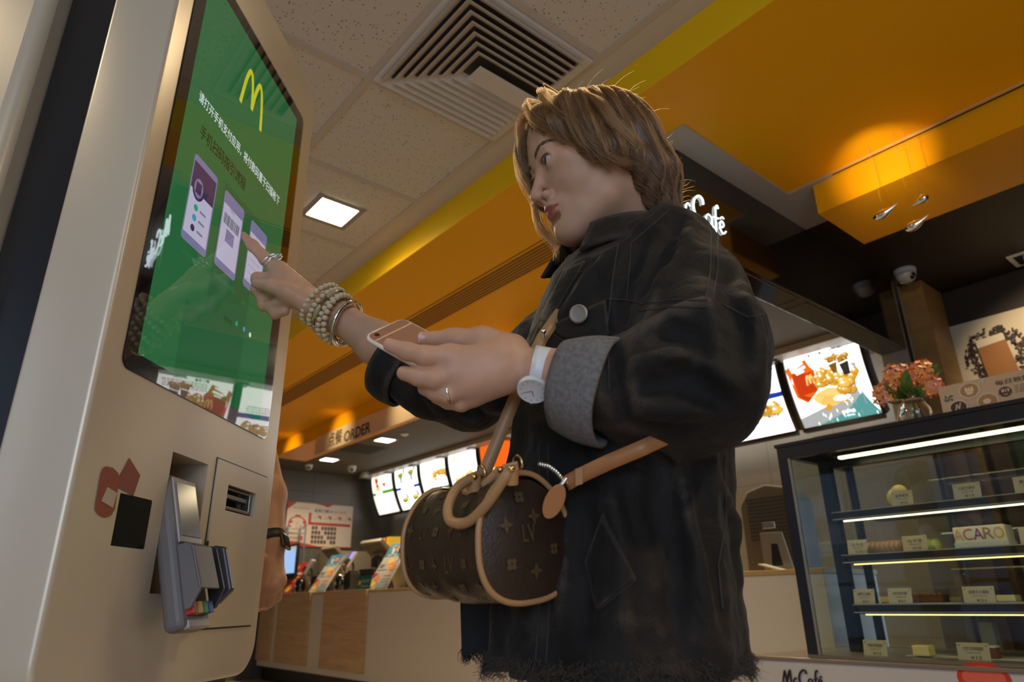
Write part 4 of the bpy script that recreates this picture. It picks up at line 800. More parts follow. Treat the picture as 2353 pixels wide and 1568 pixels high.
def leaf(mb, base, tip, w, side):
    base, tip = V(*base), V(*tip); d = tip-base; L = np.linalg.norm(d); d = d/L; s_ = unit(side-d*np.dot(side, d)); n = np.cross(d, s_); vs = []; fs = []
    N = 8
    for i in range(N+1):
        t_ = i/N; hw = w*sin(pi*min(1, t_*.92+.03))**.8; c = base+d*L*t_+n*.012*sin(pi*t_)
        vs += [c-s_*hw+n*hw*.3, c, c+s_*hw+n*hw*.3]
    for i in range(N): a = 3*i; fs += [(a, a+1, a+4, a+3), (a+1, a+2, a+5, a+4)]
    mb.add(vs, fs)
m_leaf = M('leaf_green', (.10, .20, .035), .5, var=(60, .25))
for b0, b1, w in ((V(-.01, .01, .10), V(-.085, .055, .165), .026), (V(-.01, -.01, .10), V(-.085, -.035, .195), .028), (V(0, 0, .1), V(-.075, .01, .145), .022), (V(0, -.02, .11), V(-.05, -.07, .13), .022), (V(0, .02, .11), V(-.04, .09, .11), .02),
               (V(-.01, .03, .22), V(-.02, .045, .26), .008), (V(-.01, .0, .21), V(-.02, .012, .255), .007), (V(-.01, .0, .21), V(-.02, -.012, .25), .007), (V(0, -.10, .18), V(-.01, -.125, .215), .013), (V(0, -.08, .20), V(0, -.09, .235), .010), (V(0, .06, .20), V(-.01, .085, .215), .014), (V(.0, -.09, .17), V(-.01, -.13, .185), .012)):
    mb = MB(); leaf(mb, vc+b0, vc+b1, w, V(.3, 1, .4)); mb.build('leaf', m_leaf, t, smooth=80)
# coffee poster on the dark wall
t = thing('coffee_poster', 'cream wall poster with a latte glass in a ring of coffee beans', 'poster', (4.28, .9, 1.75)); c1, c2, c3 = onx(2180, 752, 4.28), onx(2208, 862, 4.28), onx(2353, 705, 4.28); y0 = c1[1]; y1 = -.05; z1 = c1[2]; z0 = z1-.55
mb = MB(); mb.box((4.28, y1, z0), (4.298, y0, z1)); mb.build('canvas', M('canvas_cream', (.55, .45, .32), .6), t, bevel=.002)
pc = onx(2291, 812, 4.28); A = Art(lambda u, v, off: V(4.28-off, pc[1]-u, pc[2]+v), [M('bean_brown', (.035, .012, .006), .5), M('latte_brown', (.28, .11, .03), .5), M('foam', (.60, .50, .38), .5)])
R = random.Random(2)
for k in range(330):
    a = R.uniform(0, 2*pi); r = R.uniform(.095, .160); A.disc(r*cos(a)*.95, r*sin(a)*.95, .0085 if k % 2 else .0055, .0055 if k % 2 else .0085, 0, 7)
A.line([(-.10, -.1), (-.10, .13)], .003, 0); A.sh([(-.08, .09), (.055, .10), (.085, -.16), (-.06, -.17)], 1); A.sh([(-.08, .09), (.055, .10), (.06, .06), (-.077, .045)], 2); A.build('print', t)
# things on the service counter end, seen between the woman and the case
t = thing('brochure_holder', 'tilted grey steel brochure holder with a slot beside the display case', 'stand', (3.75, 2.2, CT))
P = lambda a, b_: onx(a, b_, 3.78)
mb = MB(); A_ = [P(1745, 1225), P(1795, 1222), P(1825, 1312), P(1758, 1315)]; mb.prism(A_, (.01, 0, 0)); mb.build('plate', M('steel_brushed', (.32, .28, .21), .35, .7), t, bevel=.002)
mb = MB(); mb.prism([P(1772, 1250), P(1786, 1250), P(1800, 1300), P(1775, 1302)], (-.002, 0, 0)); mb.build('slot', m_black, t); mb = MB(); mb.obox(P(1768, 1208)+V(-.01, 0, 0), V(0, .04, 0), V(.004, 0, 0), V(0, 0, .018)); mb.build('clip', m_steel, t, bevel=.003)
mb = MB(); mb.obox(onx(1790, 1308, 3.70), V(0, .10, .028), V(.04, 0, 0), V(0, 0, .004)); o = mb.build('open_booklet', m_paper); tag(o, 'thin white booklet on red holder at the foot of the steel stand', 'booklet')
t = thing('coffee_grinder_cover', 'dark round topped ribbed appliance behind the steel stand', 'appliance', (4.05, 2.2, CT)); q = [onx(1730, 1175, 4.02), onx(1830, 1170, 4.02)]; yc = (q[0][1]+q[1][1])/2
mb = MB(); mb.prism([V(3.95, yc+.19, CT), V(3.95, yc+.19, 1.42), V(3.95, yc+.13, 1.50), V(3.95, yc, 1.53), V(3.95, yc-.13, 1.50), V(3.95, yc-.19, 1.42), V(3.95, yc-.19, CT)], (.2, 0, 0)); mb.build('cover', M('appl_brown', (.09, .07, .045), .4), t, bevel=.01)
for k in range(12): mb = MB(); mb.box((3.945, yc-.14, 1.20+k*.022), (3.95, yc+.14, 1.208+k*.022)); mb.build('rib', m_posd, t)
# chrome pendants
m_str = M('string_gold', (.6, .4, .1), .4, .5)
for (a, s1, s2, r) in (((2030, 488), (1998, 364), 0, 1), ((2102, 514), (2049, 340), 1, 1), ((2118, 455), (2083, 328), 2, .85)):
    x = 2.52; c = onx(*a, x); t = thing('fish_pendant', ['chrome fish pendant on a string, leftmost of the three', 'chrome fish pendant hanging lowest of the three', 'small chrome fish pendant on the right, highest of the three'][s2], 'pendant', c, 'chrome fish pendants')
    tail = onx(a[0]+33*r, a[1]-22*r, x); hd = onx(a[0]-24*r, a[1]+14*r, x) if s2 < 2 else onx(a[0]-22, a[1]+16, x)
    if s2 == 2: tail, hd = hd+(hd-c)*.25, onx(a[0]+14, a[1]-10, x)
    ctl = (c*2-(tail+hd)/2); pts = []; rs = []
    for k in range(17):
        u = k/16; pts.append((1-u)**2*hd+2*u*(1-u)*(c+V(0, 0, -.014))+u*u*tail); rs.append(max(.0006, .0210*r*sin(pi*min(1, u*1.02+.01))**.8*(1-u*.82)*1.25))
    mb = MB(); mb.tube(pts, rs, 16); mb.build('body', m_chrome, t, smooth=80)
    mb = MB(); p = c+V(0, 0, .012); mb.tube([p, V(p[0], p[1], ZO-.004)], .0007, 5); mb.build('string', m_str, t); mb = MB(); mb.ball(p, .004, 8); mb.build('eyelet', m_chrome, t, smooth=60)
# ================================================================ ordering kiosks
KA = 7.85391253e-01; KT = V(sin(KA), cos(KA), 0); KN = V(cos(KA), -sin(KA), 0); KD = -.58
def kp(u, z, off=0.0): return KT*u+KN*(KD+off)+V(0, 0, z)
def kuv(px, py, off=0.0):
    d = ray(px, py); s_ = (KD+off)/np.dot(d, KN); p = ORG+d*s_; return float(np.dot(p, KT)), float(p[2])
def rrect(u0, z0, u1, z1, r, n=8):
    P = []
    for cx, cz, a0 in ((u1-r, z1-r, 0), (u0+r, z1-r, 90), (u0+r, z0+r, 180), (u1-r, z0+r, 270)):
        P += [(cx+r*cos(radians(a0+90*k/n)), cz+r*sin(radians(a0+90*k/n))) for k in range(n+1)]
    return P
def kslab(mb, P, off, th): return mb.prism([kp(u, z, off) for u, z in P], -KN*th)
m_kio = M('kiosk_champagne_paint', (.60, .51, .39), .34, .25, spec=.6); m_kblack = M('kiosk_black', (.010, .010, .012), .35)
t = thing('ordering_kiosk', 'tall beige self-order kiosk with a green touch screen being pressed', 'kiosk', kp(1.0, 0, -.05))
mb = MB(); kslab(mb, rrect(.747, .752, 1.284, 2.012, .055, 10), 0, .105); sh = mb.build('shell', m_kio, t, smooth=40, bevel=.007, seg=4)
# recesses cut into the shell
cut = MB(); cut.obox(kp(.986, .976, -.03), KT*.0505, V(0, 0, .097), KN*.045); cut.obox(kp(1.1555, 1.031, -.02), KT*.054, V(0, 0, .022), KN*.035); cut.obox(kp(.871, .9665, 0), KT*.035, V(0, 0, .0325), KN*.004)
co = cut.build('cut', m_kio); bo = sh.modifiers.new('b', 'BOOLEAN'); bo.object = co; bo.operation = 'DIFFERENCE'; bo.solver = 'EXACT'
dg = bpy.context.evaluated_depsgraph_get(); me = bpy.data.meshes.new_from_object(sh.evaluated_get(dg)); sh.modifiers.clear(); sh.data = me; smooth_by_angle(me, 35); bpy.data.objects.remove(co)
mb = MB(); kslab(mb, [(.765, .76), (1.27, .76), (1.27, 2.0), (.765, 2.0)], -.105, .088); mb.build('core', m_kblack, t)
mb = MB(); mb.obox(kp(1.06, .38, -.08), KT*.17, KN*.06, V(0, 0, .375)); mb.build('pedestal', m_kblack, t, bevel=.004); mb = MB(); mb.obox(kp(1.06, .012, -.08), KT*.26, KN*.20, V(0, 0, .012)); mb.build('foot_plate', m_kblack, t, bevel=.003)
mb = MB(); kslab(mb, rrect(.787, 1.155, 1.227, 1.900, .016), .0012, .004); mb.build('screen_bezel', M('bezel_black', (.012, .009, .009), .12, spec=.5), t)
m_scrg = bpy.data.materials.new('screen_green'); m_scrg.use_nodes = True; m_scrg.cycles.emission_sampling = 'NONE'; nt = m_scrg.node_tree; nt.nodes.clear()
e = nt.nodes.new('ShaderNodeEmission'); e.inputs[0].default_value = (.022, .135, .045, 1); e.inputs[1].default_value = .50; oo = nt.nodes.new('ShaderNodeOutputMaterial'); nt.links.new(e.outputs[0], oo.inputs[0])
mb = MB(); mb.add([kp(u, z, .0016) for u, z in ((.815, 1.181), (1.192, 1.181), (1.192, 1.872), (.815, 1.872))], [(0, 1, 2, 3)]); scr = mb.build('display', m_scrg, t)
KM = [glow('k_white', (.72, .80, .80), .5), glow('k_yellow', (.62, .62, .02), .5), glow('k_dark', (.004, .014, .008), .5), glow('k_bezel', (.20, .19, .34), .5), glow('k_lilac', (.50, .48, .62), .5), glow('k_green2', (.016, .11, .04), .5), glow('k_teal', (.02, .35, .20), .5), glow('k_blue', (.05, .3, .5), .5), glow('k_plum', (.06, .035, .09), .5), glow('k_faint', (.04, .16, .09), .5)]
A = Art(lambda u, v, off: kp(u, v, .0016+off*.08), KM)
A.sh([(.955, 1.55), (1.09, 1.55), (1.09, 1.18), (.90, 1.18), (.90, 1.30), (.955, 1.30)], 5)  # darker green zone, mostly a reflection painted into the screen colour
def kline(s, a, b_, h, c, bold=.0): p0, p1 = kuv(*a), kuv(*b_); A.text(s, p0[0], (p0[1]+p1[1])/2-h/2, h, c, width=p1[0]-p0[0], bold=bold)
kline('请打开手机支付应用，', (456, 218), (553, 348), .022, 0, .012); kline('将付款码置于扫描枪下', (558, 358), (640, 462), .022, 0, .012); kline('手机扫码指引流程', (458, 300), (562, 425), .026, 2, .01)
def kM():
    for sgn in (-1, 1):
        P = [(1.003+sgn*(.002+.0385*t_), 1.728+.086*(sin(pi*(.08+.92*t_)) if t_ > .5 else sin(pi*(.08+.92*t_)))**.7) for t_ in [k/14 for k in range(15)]]
        P[-1] = (1.003+sgn*.0415, 1.728); P[0] = (1.003, 1.744)
        A.line(P, .0095, 1)
kM()
def phone(u0, z0, u1, z1, kind):
    P = rrect(u0, z0, u1, z1, .007, 4); A.sh(P, 3); A.rect(u0+.003, z0+.014, u1-.003, z1-.012, 4)
    if kind == 0:
        A.rect(u0+.003, z1-.060, u1-.003, z1-.012, 8); A.disc((u0+u1)/2-.012, z1-.052, .018, .022, 8, 18); A.disc((u0+u1)/2-.012, z1-.052, .013, .017, 3, 18); A.rect((u0+u1)/2-.020, z1-.062, (u0+u1)/2-.004, z1-.042, 8)
        A.disc(u0+.026, z0+.066, .006, .006, 6, 10); A.disc(u0+.026, z0+.048, .006, .006, 7, 10); A.disc(u0+.026, z0+.030, .006, .006, 8, 10)
        for k in range(3): A.rect(u0+.038, z0+.064-.018*k, u0+.056, z0+.068-.018*k, 3)
    elif kind == 1:
        A.rect(u0+.003, z1-.024, u1-.003, z1-.012, 3); A.text('付款码', u0+.022, z1-.030, .006, 3)
        R = random.Random(1); u = u0+.008
        while u < u1-.010: w = R.uniform(.0006, .002); A.rect(u, z1-.060, u+w, z1-.040, 2); u += w+R.uniform(.0008, .0022)
        A.rect(u0+.022, z1-.090, u1-.022, z1-.066, 3)
    else:
        A.rect(u0+.003, z1-.024, u1-.003, z1-.012, 3); A.text('付款成功', u0+.020, z1-.036, .006, 3)
        for k in range(5): A.rect(u0+.01, z1-.062-.014*k, u1-.015, z1-.0612-.014*k, 3)
def pk(q, kind): a, b_ = kuv(*q[0]), kuv(*q[1]); c = kuv(*q[2]); phone(a[0], c[1], b_[0], a[1], kind)
pk(((447, 350), (500, 408), (414, 545)), 0); pk(((516, 434), (560, 487), (490, 606)), 1); pk(((576, 503), (612, 545), (556, 655)), 2)
kline('扫码支付方式', (512, 728), (530, 745), .010, 2)
for (x, y, c) in ((541, 744, 6), (558, 757, 7), (572, 770, 0)): p = kuv(x, y); A.disc(p[0], p[1], .0045, .005, c, 10)
kline('打开应用', (415, 575), (455, 610), .009, 9); kline('展示付款码', (487, 625), (535, 672), .009, 9); kline('支付成功', (552, 690), (585, 725), .009, 9)
A.mb.build('display_graphics', KM, scr)
mb = MB(); kslab(mb, rrect(.787, 1.155, 1.227, 1.900, .016), .0032, .0004); mb.build('cover_glass', glass('touch_glass', (1, 1, 1), 1.85, 0.0, 1.0), t)
# door panel around the printer slot
mb = MB(); u0, u1, z0, z1 = 1.062, 1.250, .831, 1.087; a, b_, c, d = 1.103, 1.208, 1.010, 1.052
kslab(mb, [(u0, z0), (u1, z0), (u1, c), (u0, c)], .0035, .003); kslab(mb, [(u0, d), (u1, d), (u1, z1), (u0, z1)], .0035, .003); kslab(mb, [(u0, c), (a, c), (a, d), (u0, d)], .0035, .003); kslab(mb, [(b_, c), (u1, c), (u1, d), (b_, d)], .0035, .003); mb.build('door', m_kio, t)
mb = MB()
for q in ([(u0-.003, z0-.003), (u1+.003, z0-.003), (u1+.003, z0), (u0-.003, z0)], [(u0-.003, z1), (u1+.003, z1), (u1+.003, z1+.003), (u0-.003, z1+.003)], [(u0-.003, z0), (u0, z0), (u0, z1), (u0-.003, z1)], [(u1, z0), (u1+.002, z0), (u1+.002, z1), (u1, z1)]): kslab(mb, q, .0006, .0004)
mb.build('door_gap', m_kblack, t)
mb = MB(); mb.obox(kp(1.1555, 1.031, -.034), KT*.053, V(0, 0, .021), KN*.002); mb.build('slot_back', m_kblack, t)
mb = MB(); mb.obox(kp(1.15, 1.036, -.012), KT*.045, V(0, 0, .0035), KN*.006); mb.obox(kp(1.15, 1.016, -.010), KT*.048, V(0, 0, .0025), KN*.008); mb.obox(kp(1.15, 1.048, -.008), KT*.05, V(0, 0, .002), KN*.004); mb.obox(kp(1.199, 1.031, -.01), KT*.002, V(0, 0, .018), KN*.008); mb.build('printer_throat', M('throat_steel', (.25, .23, .19), .3, .8), t, bevel=.001)
mb = MB(); kslab(mb, rrect(1.060, .938, 1.064, .958, .0018, 4), .0045, .002); mb.build('lock', m_kblack, t)
mb = MB(); kslab(mb, rrect(.837, .935, .905, .998, .002), .0006, .003); mb.build('scanner_window', M('scanner_black', (.004, .006, .004), .15), t)
# payment terminal coming out of the recess
W = unit(V(0, 0, .245)-KN*.070); Nt = unit(np.cross(W, KT)); Nt = Nt if np.dot(Nt, KN) > 0 else -Nt; c0 = kp(.972, .935, .012)
m_tg = M('terminal_grey', (.15, .135, .135), .4); m_tb = M('terminal_bezel', (.36, .33, .30), .35)
mb = MB(); mb.obox(c0, KT*.036, W*.110, Nt*.017); mb.build('terminal_body', m_tg, t, bevel=.012, seg=4)
mb = MB(); mb.obox(c0+W*.054+Nt*.0175, KT*.031, W*.048, Nt*.002); mb.build('terminal_bezel', m_tb, t, bevel=.002)
mb = MB(); mb.obox(c0+W*.055+Nt*.0200, KT*.026, W*.039, Nt*.0008); mb.build('terminal_display', M('terminal_lcd', (.16, .18, .20), .15), t)
mb = MB(); base = c0-W*.050; P = [base+W*.052+Nt*.017, base-W*.036+Nt*.017, base-W*.036+Nt*.026, base-W*.014+Nt*.044, base+W*.046+Nt*.040, base+W*.052+Nt*.030]; mb.prism([p-KT*.037 for p in P], KT*.006); mb.build('keypad_shield', m_tg, t, bevel=.002)
mb = MB(); mb.prism([p+KT*.031 for p in P], KT*.006); mb.build('keypad_shield', M('shield_dark', (.035, .028, .035), .3), t, bevel=.002)
mb = MB(); q = [P[3], P[4], P[4]-Nt*.004, P[3]-Nt*.004]; mb.prism([p-KT*.037 for p in q], KT*.052); q = [P[4], P[5], P[5]-Nt*.004, P[4]-Nt*.004]; mb.prism([p-KT*.037 for p in q], KT*.052); mb.build('keypad_cover', m_tg, t, bevel=.0015)
mb = MB(); q = [P[2]+W*.004, P[3]+Nt*.006-W*.004, P[4]+Nt*.008, P[5]+Nt*.004, P[0]]; mb.prism([p+KT*.036 for p in q], KT*.012); mb.build('privacy_shield', M('shield_dark', (.035, .028, .035), .3), t, bevel=.003)
for k, cc in enumerate(((.55, .02, .02), (.60, .38, .02), (.02, .22, .08), (.03, .06, .3))):
    mb = MB(); mb.obox(base-W*.034+Nt*.021+KT*(-.024+.0145*k), KT*.0058, W*.008, Nt*.006); mb.build('terminal_key', M('tkey%d' % k, cc, .4), t, bevel=.001)
mb = MB(); mb.obox(base-W*.053+Nt*.012, KT*.028, W*.006, Nt*.006); mb.build('card_slot', m_tb, t, bevel=.002)
# worn red stickers
def kpoly(px): return [kuv(*p) for p in px]
mb = MB(); kslab(mb, kpoly([(296, 1053), (321, 1093), (305, 1140), (262, 1116)]), .0010, .0006); mb.build('sticker', M('sticker_red', (.22, .055, .035), .5), t)
mb = MB(); kslab(mb, kpoly([(243, 1072), (258, 1076), (270, 1088), (272, 1104), (262, 1170), (254, 1184), (240, 1190), (226, 1184), (217, 1172), (218, 1158), (230, 1088), (235, 1076)]), .0014, .0004); mb.build('sticker', M('sticker_red2', (.26, .06, .03), .5), t)
mb = MB(); kslab(mb, kpoly([(244, 1120), (266, 1133), (256, 1168), (230, 1152)]), .0020, .0004); mb.build('sticker_label', M('sticker_pale', (.45, .38, .30), .5), t)
# second kiosk standing back to back with the first
t = thing('ordering_kiosk', 'second kiosk standing back to back behind the first, only its silvery side showing', 'kiosk', kp(1.0, 0, -.25))
mb = MB(); kslab(mb, rrect(.725, .752, 1.262, 2.012, .055, 10), -.197, .11); mb.build('shell', m_kio, t, smooth=40, bevel=.02, seg=4)
mb = MB(); mb.obox(kp(1.0, .38, -.26), KT*.17, KN*.05, V(0, 0, .375)); mb.build('pedestal', m_kblack, t, bevel=.004)
mb = MB(); kslab(mb, rrect(.787, 1.155, 1.227, 1.900, .016), -.3080, .002); mb.build('screen_glass', m_blackg, t)
# ================================================================ the woman
HPOS = V(.697, .620, CAMZ+.657); HS = 1.04
def hbasis(phi, p, ro):
    fw = V(sin(phi)*cos(p), cos(phi)*cos(p), -sin(p)); lf = V(-cos(phi), sin(phi), 0); up = np.cross(fw, lf)
    l2 = lf*cos(ro)+up*sin(ro); return np.array([fw, l2, np.cross(fw, l2)])
HB = hbasis(-1.065, .262, -.05)
def hw(p): return HPOS+HS*(np.atleast_2d(np.array(p, float))@HB)
m_skin = M('skin', (.52, .295, .19), .48, sss=.25, spec=.35, bump=(900, .05), var=(30, .06)); m_lip = M('lips', (.42, .085, .075), .38, sss=.2); m_brow = M('eyebrow', (.13, .075, .045), .8)
m_hair = M('hair_brown', (.085, .040, .016), .42, spec=.5)
nt, b = nodes_of(m_skin); _src = b.inputs['Base Color'].links[0].from_socket; at_ = nt.nodes.new('ShaderNodeAttribute'); at_.attribute_name = 'lip'; mx = nt.nodes.new('ShaderNodeMix'); mx.data_type = 'RGBA'
nt.links.new(at_.outputs['Fac'], mx.inputs[0]); nt.links.new(_src, mx.inputs[6]); mx.inputs[7].default_value = (.34, .075, .06, 1); nt.links.new(mx.outputs[2], b.inputs['Base Color'])
def sym(fn):
    for s_ in (1, -1): fn(s_)
# head, in its own frame: x forward, y to her left, z up, origin between the ears at eye height
f = Field((-.13, -.10, -.24), (.135, .10, .14), .0024)
f.ell((-.006, 0, .026), (.090, .074, .076), .01); f.ell((.030, 0, .008), (.060, .064, .066), .03); f.ell((.030, 0, -.045), (.052, .054, .062), .03)
sym(lambda s_: f.cap((-.004, s_*.052, -.035), (.018, s_*.043, -.076), .017, .015, .035)); sym(lambda s_: f.cap((.018, s_*.043, -.076), (.066, s_*.014, -.104), .014, .013, .03))
f.ell((.075, 0, -.105), (.017, .020, .014), .016); f.ell((.052, 0, -.085), (.032, .036, .030), .025)
sym(lambda s_: f.ell((.050, s_*.038, -.034), (.026, .023, .028), .022)); sym(lambda s_: f.cap((.060, s_*.052, -.012), (.020, s_*.066, -.014), .012, .010, .02))
f.cap((.076, -.030, .018), (.076, .030, .018), .012, None, .018); f.ell((.068, 0, .050), (.022, .044, .040), .02)
sym(lambda s_: f.ell((.096, s_*.033, -.001), (.015, .018, .0115), .012, 'sub'))
f.cap((.083, 0, .008), (.105, 0, -.034), .0065, .0078, .010); f.ell((.1065, 0, -.041), (.0095, .0095, .0085), .006); sym(lambda s_: f.ell((.0945, s_*.0125, -.0455), (.0085, .0062, .0065), .005))
f.cap((.090, 0, -.050), (.086, 0, -.060), .010, .010, .010)
sym(lambda s_: f.ell((.0985, s_*.0068, -.0525), (.0048, .0030, .0036), .002, 'sub'))
# mouth: philtrum bulge, two lips, a parting
f.ell((.078, 0, -.067), (.016, .027, .016), .012)
sym(lambda s_: f.chain([(.0960, s_*.004, -.0635), (.0925, s_*.012, -.0643), (.083, s_*.0225, -.0690)], [.0036, .0032, .0014], .004))
sym(lambda s_: f.chain([(.0935, 0, -.0735), (.090, s_*.011, -.0730), (.082, s_*.0210, -.0700)], [.0046, .0038, .0014], .004))
sym(lambda s_: f.chain([(.1005, s_*.0, -.0680), (.0965, s_*.012, -.0682), (.085, s_*.0240, -.0705)], [.0011, .0011, .0008], .0015, 'sub'))
f.cap((.088, -.012, -.0825), (.088, .012, -.0825), .004, None, .007, 'sub')
# eyelids over the eyeballs
EYE = [(.0785, s_*.032, -.002) for s_ in (1, -1)]
for s_, e in zip((1, -1), EYE):
    e = V(*e); f.ell(e, .0146, .007); f.cap(e+V(.0125, -s_*.010, .0085), e+V(.0085, s_*.013, .0095), .0030, .0034, .006)
    ca, sa = cos(.12), s_*sin(.12); f.ell(e+V(.0100, s_*.0006, -.0004), (.0085, .0132, .0050), .0016, 'sub', ax=((1, 0, 0), (0, ca, sa), (0, -sa, ca)))
# ears
for s_ in (1, -1):
    f.ell((-.010, s_*.078, -.006), (.015, .006, .030), .006); f.ell((-.006, s_*.079, -.034), (.009, .005, .011), .004); f.ell((-.006, s_*.085, -.004), (.008, .005, .017), .003, 'sub')
# neck
nk = (np.array([pt(1452, 560, 1.10)])-HPOS)@HB.T/HS; nk = nk[0]
f.cap((-.018, 0, -.060), nk*.75+V(-.02, 0, -.05)*.25, .052, .054, .03); f.cap((-.018, 0, -.060), nk, .050, .056, .03)
vs, fs = f.mesh(); fc = vs[fs].mean(1)
def sst(a, b_, x): t_ = np.clip((x-a)/(b_-a), 0, 1); return t_*t_*(3-2*t_)
ya = np.abs(vs[:, 1])/.0232; up_e = -.0608-.0080*ya**1.5+.0012*np.exp(-(ya/.15)**2)*-1; lo_e = -.0775+.0078*ya**2
lipw = sst(-.0008, .0008, up_e-vs[:, 2])*sst(-.0008, .0008, vs[:, 2]-lo_e)*sst(1.04, .93, ya)*(vs[:, 0] > .078)
mi = np.zeros(len(fs))
allv = [hw(vs)]; allf = [fs]; allm = [mi]; nv = len(vs)
# forearms and hands, in world space
def hand_field(pts, h):
    P = np.array(pts); return Field(P.min(0)-.05, P.max(0)+.05, h)
# right arm: pointing hand
RW = pt(740, 702, 1.195); REL = pt(1010, 872, 1.12)
f = hand_field([pt(540, 520, 1.24), REL, pt(640, 740, 1.17)], .0024)
f.chain([REL, pt(870, 790, 1.16), pt(775, 727, 1.19), RW], [.042, .035, .0265, .0245], .02)
K = [pt(643, 622, 1.205), pt(640, 645, 1.20), pt(648, 668, 1.19), pt(660, 688, 1.18)]
for q, r in zip(K, (.0165, .0165, .0155, .014)): f.cap(RW, q, .0155, r, .008)
f.cap(pt(700, 680, 1.185), pt(655, 650, 1.195), .019, .018, .010)
TIP = pt(558, 541, 1.238)
f.chain([K[0], pt(612, 597, 1.213), pt(581, 565, 1.226), TIP], [.0150, .0115, .0098, .0072], .007)
f.chain([K[1], pt(592, 640, 1.222), pt(590, 668, 1.214), pt(611, 684, 1.205)], [.0150, .0112, .0100, .0085], .005)
f.chain([K[2], pt(600, 676, 1.208), pt(606, 702, 1.198), pt(630, 706, 1.192)], [.0140, .0108, .0098, .0085], .005)
f.chain([K[3], pt(622, 706, 1.192), pt(632, 722, 1.184), pt(655, 716, 1.180)], [.0130, .0098, .0088, .0080], .005)
f.chain([pt(710, 700, 1.175), pt(664, 672, 1.168), pt(624, 658, 1.170), pt(590, 652, 1.182)], [.020, .0150, .0112, .0092], .010)
v2, f2 = f.mesh(); allv.append(v2); allf.append(f2+nv); allm.append(np.zeros(len(f2))); nv += len(v2)
# left arm: hand holding the telephone
LW = pt(1228, 852, .80); LEL = pt(1640, 885, .75)
f = hand_field([pt(860, 760, .84), pt(1420, 960, .76), pt(900, 950, .8)], .0021)
f.chain([pt(1420, 875, .775), pt(1320, 868, .785), pt(1262, 860, .795), LW], [.032, .028, .0245, .0235], .02)
KL = [pt(1035, 822, .790), pt(1045, 858, .786), pt(1062, 888, .788), pt(1085, 908, .795)]
for q, r in zip(KL, (.0160, .0165, .0155, .0145)): f.cap(LW, q, .0150, r, .009)
f.cap(pt(1160, 822, .80), pt(1060, 840, .795), .021, .019, .010); f.cap(pt(1155, 855, .795), pt(1070, 880, .79), .020, .018, .010)
f.chain([KL[0], pt(978, 818, .782), pt(936, 808, .790), pt(896, 794, .802)], [.0150, .0112, .0102, .0082], .006)
f.chain([KL[1], pt(1000, 872, .778), pt(962, 866, .784), pt(928, 858, .796)], [.0155, .0115, .0105, .0085], .005)
f.chain([KL[2], pt(1030, 906, .782), pt(1000, 900, .788), pt(976, 893, .800)], [.0148, .0112, .0102, .0085], .005)
f.chain([KL[3], pt(1060, 926, .792), pt(1030, 922, .798), pt(1004, 914, .806)], [.0135, .0100, .0090, .0078], .005)
f.chain([pt(1175, 808, .815), pt(1110, 785, .830), pt(1045, 782, .838), pt(976, 780, .842)], [.022, .0165, .0130, .0098], .012)
v3, f3 = f.mesh(); allv.append(v3); allf.append(f3+nv); allm.append(np.zeros(len(f3))); nv += len(v3)
# torso and legs under the clothes, down to the floor
HIP = V(.690, .635, .86); NB = V(.745, .628, 1.335); FA = radians(-68); FD = V(sin(FA), cos(FA), 0); LD = V(-cos(FA), sin(FA), 0)
f = Field((.3, .2, .0), (1.15, 1.05, 1.42), .012)
f.ell(HIP+V(0, 0, .02), (.085, .085, .10), .03); f.cap(HIP+V(0, 0, .05), HIP+V(0, 0, .30), .085, .08, .05); f.cap(HIP+V(0, 0, .30), NB-V(0, 0, .08), .08, .06, .05); f.cap(NB-V(0, 0, .1), NB+V(0, 0, .02), .06, .05, .03)
for s_ in (1, -1): f.chain([HIP+LD*.065*s_, HIP+LD*.09*s_+FD*.03*s_-V(0, 0, .40), HIP+LD*.09*s_+FD*.05*s_-V(0, 0, .78)], [.055, .045, .035], .02)
v4, f4 = f.mesh(); allv.append(v4); allf.append(f4+nv); allm.append(np.zeros(len(f4)))
woman = thing('person', 'woman in a black denim jacket with short brown hair, pointing at the kiosk screen', 'person', V(HIP[0], HIP[1], 0))
body = arr_mesh('body', np.concatenate(allv), np.concatenate(allf), [m_skin], woman)
al = body.data.attributes.new('lip', 'FLOAT', 'POINT'); _l = np.zeros(len(body.data.vertices), np.float32); _l[:len(lipw)] = lipw; al.data.foreach_set('value', _l)
# eyes, brows, nails
m_eye = M('eye_white', (.42, .40, .39), .15, spec=.6); m_iris = M('iris_dark', (.035, .02, .012), .1)
for e in EYE:
    c = hw(e)[0]; mb = MB(); mb.ball(c, .0128*HS, 24, HB[0], HB[1], HB[2]); o = mb.build('eyeball', m_eye, woman, smooth=80)
    lk = unit(V(-.33, .30, .02)*.55+HB[0]*.25+HB[1]*.0); X_ = unit(np.cross(lk, HB[2])); Y_ = np.cross(lk, X_); mb = MB(); mb.lathe(c, [(.0072, .0110), (.0068, .0118), (.0050, .0127), (.001, .0131)], 20, X_, Y_, lk); mb.build('iris', m_iris, o, smooth=80)
from mathutils.bvhtree import BVHTree
bh = BVHTree.FromPolygons([tuple(v) for v in vs], [tuple(q) for q in fs.tolist()])
def onskin(p, off): loc, nor, _, _ = bh.find_nearest(tuple(p)); return V(*loc)+V(*nor)*off
